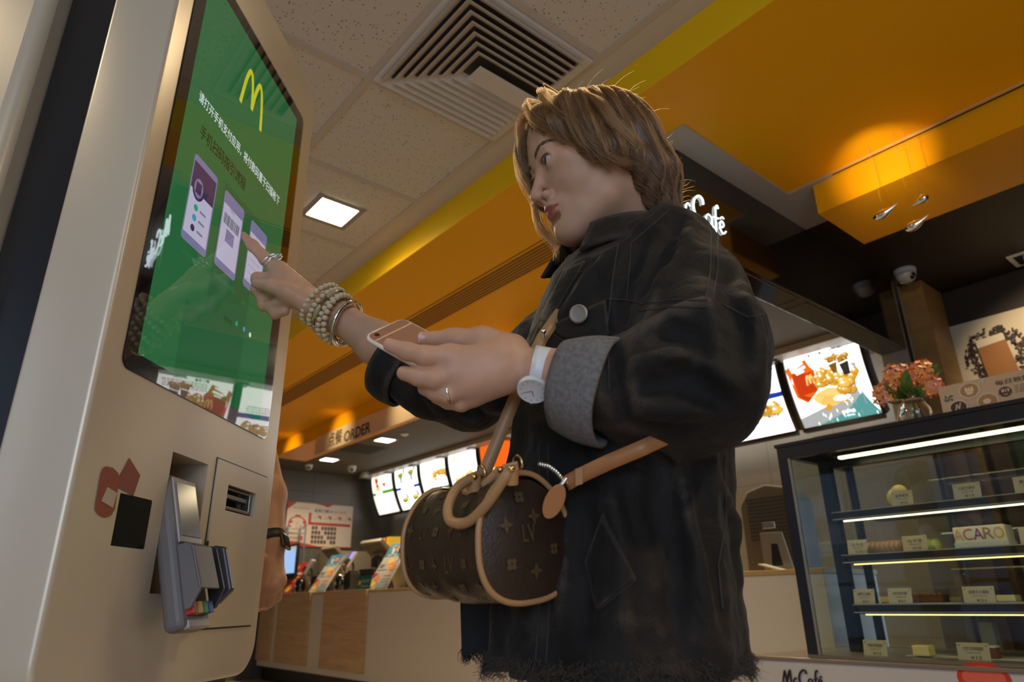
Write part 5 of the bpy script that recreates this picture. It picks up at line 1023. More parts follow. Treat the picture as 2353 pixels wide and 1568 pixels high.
for s_ in (1, -1):
    mb = MB(); R = random.Random(5)
    for k in range(150):
        t_ = R.random(); y = .013+.036*t_; z = .0165+.0070*sin(pi*t_*.8)-.005*t_**3+R.uniform(-.0030, .0030)*(1-.6*t_); x = .095-.030*t_**2.2
        a = V(x, s_*y, z); b_ = a+V(-.003*t_, s_*.0065, .0030*(1-1.6*t_)); P = hw([onskin(a, .0002), onskin((a+b_)/2, .0009), onskin(b_, .0006)]); mb.tube(P, [.00034, .0003, .0001], 4)
    mb.build('eyebrow', m_brow, woman)
    mb = MB(); e = V(*EYE[0 if s_ == 1 else 1])
    for k in range(30):
        a_ = -.72+1.62*k/29; bb = .38*(1-.62*abs((a_-.08)/.9)**2.2); p0 = e+.0147*V(cos(bb)*cos(a_), s_*sin(a_), sin(bb)); p0[2] += s_*0+.0012*a_; o_ = unit(V(cos(a_), s_*sin(a_), .0)); mb.tube(hw([p0, p0+o_*.0018+V(0, 0, .0002), p0+o_*.0034+V(0, 0, .0016)]), [.00042, .0003, .0001], 4)
    mb.build('eyelash', m_brow, woman)
m_nail = M('nail', (.66, .40, .34), .25, spec=.6)
def nail(p, ax, n, w=.0058, l=.0075, name='fingernail'):
    ax = unit(ax); n = unit(n-ax*np.dot(n, ax)); s_ = np.cross(ax, n); mb = MB(); mb.grid(lambda a, b_: p+s_*w*(2*a-1)+ax*l*(2*b_-1)+n*(.0012-.0035*(2*a-1)**2), 6, 5); mb.build(name, m_nail, woman, smooth=80)
tc = lambda p: unit(ORG-p)
q = pt(976, 780, .842); nail(q+tc(q)*.0088+UP*.002, pt(976, 780, .842)-pt(1045, 782, .838), tc(q)+UP*.2, .0062, .008); nail(TIP+UP*.0066+RT*-.001, TIP-pt(581, 565, 1.226), UP*.9+tc(TIP)*.3, .005, .006)
# ---------------------------------------------------------------- hair: a solid shape and loose strands over it
hf = Field((-.17, -.13, -.17), (.15, .13, .16), .0032)
hf.ell((-.010, 0, .030), (.100, .092, .084), .01); hf.ell((-.045, 0, -.005), (.062, .086, .080), .02)
hf.chain([(-.055, 0, -.02), (-.064, 0, -.075), (-.060, 0, -.120)], [.055, .046, .034], .02)
for s_ in (1, -1):
    hf.chain([(-.04, s_*.060, -.0), (-.055, s_*.062, -.06), (-.06, s_*.05, -.115)], [.038, .034, .022], .015)
    hf.chain([(.040, s_*.056, .060), (.030, s_*.074, .015), (.010, s_*.080, -.022), (-.022, s_*.080, -.040)], [.030, .021, .018, .016], .015)
    hf.chain([(.052, s_*.062, .030), (.042, s_*.076, -.008), (.024, s_*.082, -.036)], [.018, .013, .009], .012)
    hf.chain([(.058, s_*.012, .084), (.074, s_*.034, .066), (.066, s_*.058, .042), (.046, s_*.074, .010)], [.020, .017, .014, .011], .012)
hf.chain([(.05, -.02, .088), (.080, -.036, .062), (.082, -.054, .026), (.070, -.062, -.02), (.060, -.062, -.06)], [.022, .016, .012, .010, .008], .01)
hf.chain([(.04, -.06, .03), (.050, -.068, -.03), (.052, -.066, -.085), (.036, -.060, -.128)], [.02, .015, .015, .009], .01)
hf.chain([(.01, -.07, -.02), (.016, -.066, -.08), (.008, -.060, -.125)], [.02, .018, .012], .01)
hf.cap((.030, 0, .094), (-.04, 0, .094), .020, .020, .02)
hf.warp(lambda x, y, z: .0022*np.sin(np.arctan2(y, x+.02)*27+np.sin(z*34)*.9+x*8)+.0012*np.sin(np.arctan2(y, x+.02)*61+z*25))
hv, hfc = hf.mesh(); hairo = arr_mesh('hair', hw(hv), hfc, m_hair, woman)
m_str2 = bpy.data.materials.new('hair_strands'); m_str2.use_nodes = True; nt = m_str2.node_tree; nt.nodes.clear(); hb = nt.nodes.new('ShaderNodeBsdfHairPrincipled'); hb.parametrization = 'COLOR'; hb.inputs['Color'].default_value = (.100, .048, .018, 1); hb.inputs['Roughness'].default_value = .32; hb.inputs['Radial Roughness'].default_value = .4; oo = nt.nodes.new('ShaderNodeOutputMaterial'); nt.links.new(hb.outputs[0], oo.inputs[0])
def strands(name, paths, r0, mat, parent):
    hc = bpy.data.hair_curves.new(name); hc.add_curves([len(p) for p in paths]); P = np.concatenate(paths)-_org(parent)
    hc.attributes['position'].data.foreach_set('vector', P.astype(np.float32).ravel())
    rad = np.concatenate([np.linspace(1, .25, len(p))*r0 for p in paths]).astype(np.float32); at = hc.attributes.get('radius') or hc.attributes.new('radius', 'FLOAT', 'POINT'); at.data.foreach_set('value', rad)
    hc.materials.append(mat); o = bpy.data.objects.new(name, hc); C.objects.link(o); o.parent = parent; return o
# strands follow the solid: start on its surface near the crown, walk down along it with a little wave
bv = BVHTree.FromPolygons([tuple(v) for v in hv], [tuple(q) for q in hfc.tolist()])
R = random.Random(21); paths = []
crown = V(-.02, -.012, .118)
for k in range(9000):
    i = R.randrange(len(hv)); p = V(*hv[i])
    if p[0] > .075 and p[2] > .0 and p[1] > -.03 and p[2] < .085: continue
    pts_ = [p.copy()]; L = R.uniform(.05, .12); n = 12; d = unit(p-crown)
    ph = R.uniform(0, 6.28); wv = R.uniform(.2, .8)
    for s_ in range(n):
        loc, nor, _, _ = bv.find_nearest(tuple(p)); nor = V(*nor)
        side = V(0, np.sign(p[1]) if abs(p[1]) > .01 else .3, 0)
        flow = unit(unit(p-crown)*.7+V(-.10 if p[0] < .03 else .05, 0, -1.0)*(.9 if p[2] < .09 else .35)+side*.25)
        flow = flow-nor*np.dot(flow, nor); d = unit(d*.45+unit(flow)*.55+unit(np.cross(flow, nor))*.12*wv*sin(ph+s_*.9))
        d = unit(d-nor*np.dot(d, nor)*.8); p = p+d*L/n; loc, nor, _, _ = bv.find_nearest(tuple(p)); lift = .0012+.0025*R.random()*(s_/n)
        if R.random() < .985: p = V(*loc)+V(*nor)*lift
        pts_.append(p.copy())
    # let the tip leave the surface slightly
    pts_[-1] = pts_[-1]+d*.004+V(0, 0, -.002)
    paths.append(hw(pts_))
def lock(pts_, n, spread, w=.006):
    for k in range(n):
        off = V(R.gauss(0, 1), R.gauss(0, 1), R.gauss(0, 1))*spread; q = [V(*p)+off*(.6+.6*i/len(pts_))+V(R.gauss(0, 1), R.gauss(0, 1), 0)*spread*.25 for i, p in enumerate(pts_)]
        Q = []
        for i in range(len(q)-1):
            p0, p1, p2, p3 = q[max(i-1, 0)], q[i], q[i+1], q[min(i+2, len(q)-1)]
            for j in range(4): t_ = j/4; Q.append(.5*((2*p1)+(-p0+p2)*t_+(2*p0-5*p1+4*p2-p3)*t_*t_+(-p0+3*p1-3*p2+p3)*t_**3))
        Q.append(q[-1]); paths.append(hw(Q))
# fringe locks falling across the brow, wisps by the far cheek, fly-away hairs
lock([(.045, .0, .106), (.085, .020, .105), (.092, .045, .060), (.072, .064, .020), (.052, .076, -.012)], 90, .005)
lock([(.035, .02, .106), (.070, .050, .100), (.068, .070, .050), (.040, .083, .005), (.012, .088, -.028)], 120, .006)
lock([(.050, -.01, .106), (.088, -.012, .098), (.094, -.034, .056), (.086, -.052, .014), (.078, -.060, -.03)], 130, .0045)
lock([(.055, -.02, .106), (.092, -.040, .080), (.100, -.058, .030), (.086, -.064, -.02), (.088, -.064, -.055), (.080, -.060, -.080)], 60, .003)
lock([(.09, -.06, -.02), (.092, -.064, -.06), (.074, -.062, -.10), (.080, -.060, -.125)], 60, .0045); lock([(.055, -.062, -.03), (.055, -.066, -.08), (.035, -.062, -.12), (.012, -.056, -.145)], 90, .006)
lock([(.05, .052, .085), (.052, .078, .045), (.045, .088, .0), (.022, .092, -.040), (-.010, .088, -.055)], 130, .0055); lock([(.02, .07, .08), (.012, .096, .04), (.0, .100, .0), (-.022, .096, -.035), (-.045, .082, -.048)], 130, .006)
for k in range(70):
    i = R.randrange(len(hv)); p0 = V(*hv[i])
    if p0[2] < .05 or p0[0] > .05: continue
    dd = unit(unit(p0-V(0, 0, .02))+V(-.9, R.uniform(-.6, .6), -.2)); l_ = R.uniform(.012, .045); paths.append(hw([p0, p0+dd*l_*.5+V(0, 0, .003), p0+dd*l_]))
for k in range(45):
    p0 = V(-.13, R.uniform(-.03, .06), R.uniform(-.12, .02)); p0 = V(*bv.find_nearest(tuple(p0))[0]); l_ = R.uniform(.01, .03); paths.append(hw([p0, p0+V(-l_*.6, 0, .002), p0+V(-l_, R.uniform(-.005, .005), R.uniform(-.008, .012))]))
strands('hair_strands', paths, .00038, m_str2, hairo)
# ---------------------------------------------------------------- jacket
m_den = M('black_denim', (.020, .019, .021), .75, spec=.25, sheen=.05); nt, b = nodes_of(m_den); v = mapped(nt)
n1 = nt.nodes.new('ShaderNodeTexNoise'); n1.inputs['Scale'].default_value = 9; n1.inputs['Detail'].default_value = 7; nt.links.new(v, n1.inputs['Vector'])
n2 = nt.nodes.new('ShaderNodeTexNoise'); n2.inputs['Scale'].default_value = 900; n2.inputs['Detail'].default_value = 2; nt.links.new(v, n2.inputs['Vector'])
mm = nt.nodes.new('ShaderNodeMath'); mm.operation = 'MULTIPLY_ADD'; mm.inputs[1].default_value = .35; nt.links.new(n2.outputs['Fac'], mm.inputs[0]); nt.links.new(n1.outputs['Fac'], mm.inputs[2])
gy = nt.nodes.new('ShaderNodeNewGeometry'); pm = nt.nodes.new('ShaderNodeMapRange'); pm.inputs[1].default_value = .49; pm.inputs[2].default_value = .56; pm.inputs[3].default_value = 0; pm.inputs[4].default_value = .22; nt.links.new(gy.outputs['Pointiness'], pm.inputs[0])  # lightens raised folds: wear and warm highlights put into the denim colour
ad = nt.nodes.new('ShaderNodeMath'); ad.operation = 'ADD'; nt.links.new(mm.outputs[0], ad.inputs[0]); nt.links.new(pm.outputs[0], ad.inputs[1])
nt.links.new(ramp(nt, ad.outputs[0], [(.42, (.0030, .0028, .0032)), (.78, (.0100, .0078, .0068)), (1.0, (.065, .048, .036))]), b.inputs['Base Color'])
bp = nt.nodes.new('ShaderNodeBump'); bp.inputs['Strength'].default_value = .35; bp.inputs['Distance'].default_value = .0006; nt.links.new(n2.outputs['Fac'], bp.inputs['Height']); n3 = nt.nodes.new('ShaderNodeTexNoise'); n3.inputs['Scale'].default_value = 22; n3.inputs['Detail'].default_value = 5; n3.inputs['Distortion'].default_value = 1.6; nt.links.new(v, n3.inputs['Vector'])
bp2 = nt.nodes.new('ShaderNodeBump'); bp2.inputs['Strength'].default_value = .6; bp2.inputs['Distance'].default_value = .006; nt.links.new(n3.outputs['Fac'], bp2.inputs['Height']); nt.links.new(bp2.outputs[0], bp.inputs['Normal'])
nt.links.new(bp.outputs[0], b.inputs['Normal'])
m_seam = M('denim_seam', (.026, .021, .019), .8, bump=(500, .8)); m_cuff = M('grey_turned_cuff', (.16, .15, .15), .85, bump=(700, .8), var=(200, .2))
LSH = pt(1535, 585, .99); RSH = pt(1395, 668, 1.17)
jf = Field((.26, .22, .76), (1.12, 1.12, 1.46), .005)
def column(F_, prof):     # prof: z, centre xy, half width along LD, half depth along FD
    g = np.meshgrid(*[np.arange(F_.n[i], dtype=np.float32)*F_.h+F_.lo[i] for i in range(3)], indexing='ij'); Z = g[2]
    zz = [p[0] for p in prof]; cx = np.interp(Z, zz, [p[1][0] for p in prof]); cy = np.interp(Z, zz, [p[1][1] for p in prof]); a = np.interp(Z, zz, [p[2] for p in prof]); b_ = np.interp(Z, zz, [p[3] for p in prof])
    dx = g[0]-cx; dy = g[1]-cy; l_ = (dx*LD[0]+dy*LD[1]); w_ = (dx*FD[0]+dy*FD[1]); k_ = np.sqrt((l_/a)**2+(w_/b_)**2); d = (k_-1)*np.minimum(a, b_)
    d = np.maximum(d, np.maximum(zz[0]-Z, Z-zz[-1])); return d.astype(np.float32), l_, w_
cz = lambda z: (np.array([.695, .618])*(1-(z-.8)/.55)+np.array([.738, .630])*((z-.8)/.55))
d, LL_, WW_ = column(jf, [(.785, cz(.80)+V(*FD[:2])*.02,   .172, .150), (.95, cz(.95)+V(*FD[:2])*.015, .175, .146), (1.10, cz(1.1), .172, .142), (1.22, cz(1.22), .172, .132), (1.30, cz(1.30), .155, .112), (1.352, cz(1.34), .100, .085)])
# hanging folds of the body
d = d+.0045*np.sin(np.arctan2(LL_, WW_)*9+1.0)*np.clip((1.25-np.arange(jf.n[2])*jf.h-jf.lo[2])/.3, 0, 1)[None, None, :]
jf.F = np.minimum(jf.F, d)
jf.cap(NB+V(.01, 0, -.02), LSH+V(0, 0, .0), .058, .068, .04); jf.cap(NB+V(.01, 0, -.02), RSH, .060, .062, .04)
jf.chain([LSH, pt(1590, 700, .89), pt(1606, 800, .80), pt(1608, 888, .76)], [.068, .074, .074, .066], .03)
jf.chain([pt(1610, 888, .76), pt(1530, 884, .765), pt(1455, 880, .767), pt(1400, 882, .775)], [.070, .068, .058, .052], .02)
jf.chain([RSH, pt(1250, 812, 1.14), pt(1080, 908, 1.12), pt(990, 880, 1.125), pt(915, 850, 1.15)], [.066, .058, .056, .054, .049], .025)
# folds: ridges and grooves laid on the cloth surface
_v, _f = jf.mesh(); _b = BVHTree.FromPolygons([tuple(v) for v in _v], [tuple(q) for q in _f.tolist()])
def fold(px, r, mode='add', k=.012):
    P = []
    for (x0, y0), (x1, y1) in zip(px[:-1], px[1:]):
        for i in range(6):
            x, y = x0+(x1-x0)*i/6, y0+(y1-y0)*i/6; d_ = unit(ray(x, y)); loc, nor, _, _ = _b.ray_cast(tuple(ORG), tuple(d_))
            if loc: P.append(V(*loc)-V(*nor)*(r*.45 if mode == 'add' else -r*.45))
    n = len(P)
    for i in range(n-1):
        if np.linalg.norm(P[i+1]-P[i]) < .05: t0, t1 = sin(pi*(i+.3)/n), sin(pi*(i+1.3)/n); jf.cap(P[i], P[i+1], r*(.4+.6*t0), r*(.4+.6*max(0, t1)), k, mode)
for q in ([(1600, 455), (1575, 540), (1520, 640), (1480, 740)], [(1520, 470), (1450, 560), (1420, 680), (1400, 780)], [(1650, 520), (1700, 640), (1735, 780), (1745, 900)], [(1470, 760), (1540, 715), (1620, 700), (1690, 750), (1740, 840)],
          [(1440, 560), (1360, 640), (1290, 730)], [(1440, 840), (1520, 800), (1600, 830), (1700, 900)], [(1430, 930), (1540, 950), (1650, 940)], [(1400, 1100), (1430, 1300), (1440, 1480)], [(1560, 1040), (1590, 1250), (1640, 1480)], [(1640, 1050), (1690, 1200), (1700, 1400)], [(1290, 1060), (1300, 1250), (1280, 1480)],
          [(1080, 870), (1120, 930), (1180, 950)], [(960, 830), (990, 900), (1010, 950)]): fold(q, .0095)
for q in ([(1560, 500), (1530, 580), (1470, 690)], [(1490, 540), (1440, 650), (1420, 760)], [(1450, 800), (1540, 760), (1600, 770), (1620, 830)], [(1490, 890), (1580, 870), (1690, 940)], [(1660, 620), (1690, 740), (1700, 860)], [(1350, 1050), (1350, 1250), (1340, 1480)],
          [(1500, 1050), (1540, 1250), (1560, 1500)], [(1620, 1080), (1650, 1300), (1670, 1480)], [(1390, 700), (1400, 850), (1430, 980)], [(1040, 880), (1070, 940), (1100, 960)]): fold(q, .011, 'sub', .014)
jf.warp(lambda x, y, z: .0050*vnoise(x, y, z*.7, 38, 3)+.0045*np.abs(vnoise(x, y, z*.8, 60, 6))+.0022*vnoise(x, y, z, 110, 4)+.0010*vnoise(x, y, z, 230, 5))
# hollow at hem, cuffs and neck so that it reads as cloth
jf.cap(HIP-V(-.01, 0, .20), HIP-V(-.01, 0, .07), .105, .10, .005, 'sub')
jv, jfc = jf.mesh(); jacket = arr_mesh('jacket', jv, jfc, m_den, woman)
for _ in range(1):
    q = jacket.modifiers.new('smooth', 'SMOOTH'); q.factor = .5; q.iterations = 1
jb = BVHTree.FromPolygons([tuple(v) for v in jv], [tuple(q) for q in jfc.tolist()])
def onj(x, y, off=.001):
    d_ = unit(ray(x, y)); loc, nor, i, ds = jb.ray_cast(tuple(ORG), tuple(d_))
    if loc is None: return None
    return V(*loc)-d_*off, V(*nor)
def seam(px, r=.0011, name='seam', m=None, par=None, off=.0006, n=10):
    P = []
    for (x0, y0), (x1, y1) in zip(px[:-1], px[1:]):
        for k in range(n): u = k/n; q = onj(x0+(x1-x0)*u, y0+(y1-y0)*u, off); P.append(q[0] if q else None)
    q = onj(*px[-1], off); P.append(q[0] if q else None); runs = [[]]
    for p in P:
        if p is None or (runs[-1] and np.linalg.norm(p-runs[-1][-1]) > .05): runs.append([])
        if p is not None: runs[-1].append(p)
    mb = MB(); [mb.tube(r_, r, 6) for r_ in runs if len(r_) > 2]
    if mb.v: return mb.build(name, m or m_seam, par or jacket, smooth=60)
def patch(poly, name, m, off=.002, solid=.0025, nu=14, nv=14):
    A_, B_, C_, D_ = [np.array(p, float) for p in poly]; vs_, fs_ = [], []
    for j in range(nv+1):
        for i in range(nu+1):
            u, w = i/nu, j/nv; p = A_*(1-u)*(1-w)+B_*u*(1-w)+C_*u*w+D_*(1-u)*w; q = onj(p[0], p[1], off); vs_.append(q[0] if q else (vs_[-1] if vs_ else pt(p[0], p[1], 1.0)))
    mb = MB(); mb.add(vs_, [(j*(nu+1)+i, j*(nu+1)+i+1, (j+1)*(nu+1)+i+1, (j+1)*(nu+1)+i) for j in range(nv) for i in range(nu)]); return mb.build(name, m, jacket, smooth=80, solid=solid)
patch([(1262, 752), (1392, 690), (1400, 770), (1330, 800)], 'pocket_flap', m_den, .003, .004); patch([(1298, 620), (1345, 600), (1262, 745), (1240, 735)], 'placket', m_den, .003, .004)
seam([(1265, 765), (1330, 806), (1398, 772)]); seam([(1262, 750), (1395, 688), (1440, 690), (1480, 700)]); seam([(1420, 560), (1408, 640), (1395, 760), (1400, 900)]); seam([(1540, 480), (1450, 560), (1440, 690)])
seam([(1612, 462), (1635, 540), (1632, 620), (1622, 690)], .0014); seam([(1622, 458), (1650, 540), (1648, 620), (1638, 690)], .0014)
seam([(1470, 700), (1540, 690), (1622, 690)]); seam([(1470, 715), (1540, 706), (1620, 706)]); seam([(1660, 700), (1720, 730), (1770, 720)]); seam([(1730, 640), (1765, 760), (1772, 850)])
patch([(1385, 1185), (1458, 1330), (1372, 1402), (1345, 1290)], 'side_pocket', m_den, .004, .004); seam([(1385, 1182), (1425, 1265), (1460, 1332), (1370, 1405), (1345, 1290)], .0016); seam([(1362, 1380), (1440, 1325)], .0012); seam([(1358, 1365), (1432, 1310)], .0012)
seam([(1665, 1030), (1668, 1200), (1650, 1300), (1660, 1400)], .0014); seam([(1240, 1020), (1235, 1200), (1240, 1400), (1230, 1520)], .0012); seam([(1260, 1020), (1258, 1200), (1262, 1400), (1255, 1520)], .0012)
q = onj(1330, 722, .0125); mb = MB(); n_ = unit(q[1]*.5+unit(ORG-q[0])*.5); X_ = unit(np.cross(n_, UP)); Y_ = np.cross(n_, X_); mb.lathe(q[0], [(.0125, 0), (.0125, .002), (.0105, .0032), (.0085, .0026), (.001, .003)], 28, X_, Y_, n_); mb.build('button', M('button_pewter', (.30, .26, .22), .5, .7), jacket, smooth=40)
# cuffs
def ring(c, ax, r0, r1, l_, name, m, par, wob=.0, solid=.004, n=36):
    ax = unit(ax); X = unit(np.cross(ax, (0, 0, 1))); Y = np.cross(ax, X); R_ = random.Random(3); ph = R_.random()*6
    mb = MB(); mb.grid(lambda u, v_: c+ax*l_*(v_-.5)+(X*cos(2*pi*u)+Y*sin(2*pi*u))*((r0+(r1-r0)*v_)*(1+wob*sin(3*2*pi*u+ph+v_*2)+wob*.5*sin(5*2*pi*u+1)))*(1+.05*sin(pi*v_)), n, 6)
    return mb.build(name, m, par, smooth=80, solid=solid)
c = pt(1352, 893, .780); ring(c, pt(1280, 875, .80)-pt(1420, 905, .765), .060, .050, .060, 'cuff', m_cuff, jacket, .035, .006)
c = pt(912, 851, 1.150); ring(c, pt(860, 812, 1.16)-pt(990, 885, 1.12), .054, .050, .050, 'cuff', m_den, jacket, .03, .006)
# collar
m_col = m_den; nc = (NB+hw((-.02, 0, -.12))[0])/2; nd = unit(hw((-.018, 0, -.06))[0]-NB)
Xc = unit(FD-nd*np.dot(FD, nd)); Yc = np.cross(nd, Xc)
def colf(u, v_):
    a = radians(-205+410*u*1.0) if 0 else radians(-138+276*u)
    a += pi; r = .070+.014*v_+.006*(1-abs(2*u-1)); h = -.010+.078*v_*(1-.25*abs(2*u-1)**3)
    return NB+nd*(.012+h)+(Xc*cos(a)*1.05+Yc*sin(a))*r+Xc*.004
mb = MB(); mb.grid(colf, 40, 6); col = mb.build('collar', m_den, jacket, smooth=80, solid=.006)
mb = MB(); mb.grid(lambda u, v_: colf(u, 1)+(colf(u, 1)-NB-nd*.04)*.42*v_-nd*(.054*v_+.006*v_**2)+Xc*.0*v_, 40, 5); mb.build('collar_fall', m_den, jacket, smooth=80, solid=.005)
# frayed hem
R = random.Random(9); fr = []
hz = .790
for k in range(1900):
    a = R.uniform(0, 2*pi); c = cz(.8)+FD[:2]*.02; dd = LD*cos(a)*.174+FD*sin(a)*.152; p = V(c[0], c[1], hz+R.uniform(-.006, .016))+dd*(1+.0*R.random()); o_ = unit(dd); l_ = R.uniform(.003, .014)*(1.5 if sin(a*7)+sin(a*17+1) > .6 else .8)
    fr.append(np.array([p, p+o_*R.uniform(0, .006)+V(R.gauss(0, .003), R.gauss(0, .003), -l_*.5), p+o_*R.uniform(-.004, .008)+V(R.gauss(0, .006), R.gauss(0, .006), -l_)]))
m_fr = M('frayed_thread', (.040, .034, .030), .9); strands('frayed_hem', fr, .00035, m_fr, jacket)['label'] = 'grey frayed threads of the hem'
# black shirt front hanging below on the far side, trousers with white stripes, shoes
mb = MB(); a = [pt(1058, 1360, .93), pt(1180, 1360, .90), pt(1170, 1450, .885), pt(1120, 1490, .885), pt(1062, 1500, .90)]; mb.prism(a, -FW*.012); mb.build('shirt_tail', M('black_cotton', (.008, .008, .009), .9), woman, bevel=.003)
fr = []
for k in range(160):
    u = R.random(); p = a[4]*(1-u)+a[3]*u+V(0, 0, R.uniform(0, .01)); fr.append(np.array([p, p+V(R.gauss(0, .003), R.gauss(0, .003), -.008), p+V(R.gauss(0, .005), R.gauss(0, .005), -R.uniform(.008, .02))]))
strands('frayed_edge', fr, .0006, M('black_thread', (.012, .012, .012), .9), woman)
tf = Field((.35, .25, .02), (1.1, 1.0, .95), .009)
tf.ell(HIP+V(0, 0, -.04), (.118, .118, .11), .03)
for s_ in (1, -1): tf.chain([HIP+LD*.072*s_-V(0, 0, .06), HIP+LD*.09*s_+FD*.03*s_-V(0, 0, .40), HIP+LD*.09*s_+FD*.05*s_-V(0, 0, .78)], [.088, .078, .062], .03)
tf.warp(lambda x, y, z: .004*vnoise(x, y, z, 45, 8)); tv, tfc = tf.mesh(); tro = arr_mesh('trousers', tv, tfc, M('black_trousers', (.010, .010, .011), .8), woman)
tb = BVHTree.FromPolygons([tuple(v) for v in tv], [tuple(q) for q in tfc.tolist()])
for x0 in (1388, 1442):
    P = []
    for k in range(40):
        o_ = pt(x0-k*1.5, 1500+k*14, .5); d_ = unit(ray(x0-k*1.5, 1500+k*14)); loc, nor, i, ds = tb.ray_cast(tuple(ORG), tuple(d_))
        if loc: P.append(V(*loc)-d_*.002)
    if len(P) > 3: mb = MB(); s2 = unit(np.cross(P[1]-P[0], ORG-P[0])); mb.add([p+s2*w_*.0075 for p in P for w_ in (-1, 1)], [(2*i, 2*i+1, 2*i+3, 2*i+2) for i in range(len(P)-1)]); mb.build('white_stripe', M('stripe_white', (.55, .55, .56), .7), tro, smooth=80)
for s_ in (1, -1):
    c = HIP+LD*.09*s_+FD*.05*s_; c = V(c[0], c[1], 0); sf = Field(c-V(.2, .2, .0), c+V(.2, .2, .12), .005); sf.chain([c+V(0, 0, .045)-FD*.05, c+V(0, 0, .04)+FD*.06, c+V(0, 0, .03)+FD*.14], [.040, .040, .030], .02); sf.cap(c+V(0, 0, .05), c+V(0, 0, .10), .045, .045, .02); a_, b_ = sf.mesh(); arr_mesh('shoe', a_, b_, M('black_shoe', (.012, .012, .013), .4), woman)
# ================================================================ what she wears and holds
def frame_from(a, b_, n): L_ = unit(b_-a); n = unit(n-L_*np.dot(n, L_)); return L_, np.cross(n, L_), n
# telephone in the left hand
pa, pb, pc_ = pt(840, 771, .855), pt(1012, 868, .800), pt(879, 722, .905)
Lx = unit(pb-pa); Wx = unit((pc_-pa)-Lx*np.dot(pc_-pa, Lx)); Nx = unit(np.cross(Lx, Wx)); Nx = Nx if np.dot(Nx, ORG-pa) > 0 else -Nx
PL, PW, PT = .140, .067, .0075; pcn = pa+Lx*PL/2+Wx*PW/2-Nx*PT/2
t = thing('mobile_phone', 'rose gold mobile phone held in the left hand above the handbag', 'phone', pcn)
def pslab(l0, w0, l1, w1, r, off, th, n=6):
    P = [pa+Lx*u+Wx*v+Nx*off for u, v in rrect(l0, w0, l1, w1, r, n)]; return MB().prism(P, -Nx*th)
m_rose = M('rose_gold', (.55, .27, .16), .32, .55); pslab(0, 0, PL, PW, .010, 0, PT, 8).build('back_shell', m_rose, t, smooth=40, bevel=.0018, seg=3)
m_clear = M('bumper_clear', (.70, .60, .50), .15, spec=.6)
mb = MB(); Q = [pa+Lx*u+Wx*v-Nx*PT/2 for u, v in rrect(0, 0, PL, PW, .010, 8)]; mb.tube(Q, .0030, 8, closed=True); mb.build('bumper', m_clear, t, smooth=60)
pslab(.004, .004, PL-.004, PW-.004, .006, -PT-.0003, .0006).build('screen', M('phone_screen', (.01, .01, .012), .1), t)
pslab(.016, .001, .0185, PW-.001, .0004, .0004, .0006).build('antenna_line', M('antenna_pale', (.66, .42, .30), .4), t)
mb = MB(); cc = pa+Lx*.010+Wx*.010; mb.lathe(cc, [(.0052, 0), (.0052, .0012), (.0042, .0014)], 20, Lx, Wx, Nx); mb.build('camera_ring', m_rose, t, smooth=40); mb = MB(); mb.lathe(cc, [(.0038, .0012), (.0036, .0016), (.001, .0016)], 20, Lx, Wx, Nx); mb.build('camera_lens', m_blackg, t, smooth=40)
# white watch on the left wrist
wa = unit(pt(1150, 842, .795)-pt(1330, 876, .785)); wc = pt(1243, 856, .797)
t = thing('wrist_watch', 'white wrist watch with round dial on the left wrist', 'watch', wc); m_wp = M('watch_white', (.66, .66, .66), .3)
toC = unit(unit(ORG-wc)*.80-UP*.62-RT*.10); toC = unit(toC-wa*np.dot(toC, wa)); Y_ = np.cross(wa, toC)
mb = MB(); mb.grid(lambda u, v_: wc+wa*(.0215*(v_-.5))*(1 if 1 else 0)+(toC*cos(2*pi*u)+Y_*sin(2*pi*u))*.0292, 44, 3); mb.build('strap', m_wp, t, smooth=80, solid=.0026)
dc = wc+toC*.0305+wa*.004; Xd_ = unit(wa); Yd_ = np.cross(toC, Xd_)
mb = MB(); mb.lathe(dc, [(.0165, -.002), (.0182, .0), (.0184, .004), (.0172, .0062), (.0158, .0058)], 40, Xd_, Yd_, toC); mb.build('case', m_wp, t, smooth=50)
mb = MB(); mb.lathe(dc, [(.0156, .0050), (.0156, .0056), (.001, .0056)], 40, Xd_, Yd_, toC); o = mb.build('dial', M('dial_silver', (.50, .48, .46), .35, .3), t, smooth=30)
mb = MB()
for k in range(12): a = k*pi/6; d_ = Xd_*cos(a)+Yd_*sin(a); e_ = np.cross(toC, d_); p = dc+toC*.0059; mb.add([p+d_*.0120+e_*.0003, p+d_*.0148+e_*.0003, p+d_*.0148-e_*.0003, p+d_*.0120-e_*.0003], [(0, 1, 2, 3)])
mb.build('hour_mark', M('mark_grey', (.12, .12, .12), .4), o)
for a, l_ in ((1.9, .008), (.4, .0115)): mb = MB(); d_ = Xd_*cos(a)+Yd_*sin(a); e_ = np.cross(toC, d_); p = dc+toC*.0062; mb.add([p+e_*.0005, p+d_*l_+e_*.0003, p+d_*l_-e_*.0003, p-e_*.0005], [(0, 1, 2, 3)]); mb.build('hand', M('hand_red', (.35, .10, .08), .4), o)
mb = MB(); mb.tube([dc+Yd_*.018+toC*.002, dc+Yd_*.021+toC*.002], .0018, 8); mb.build('crown', m_wp, t, smooth=40)
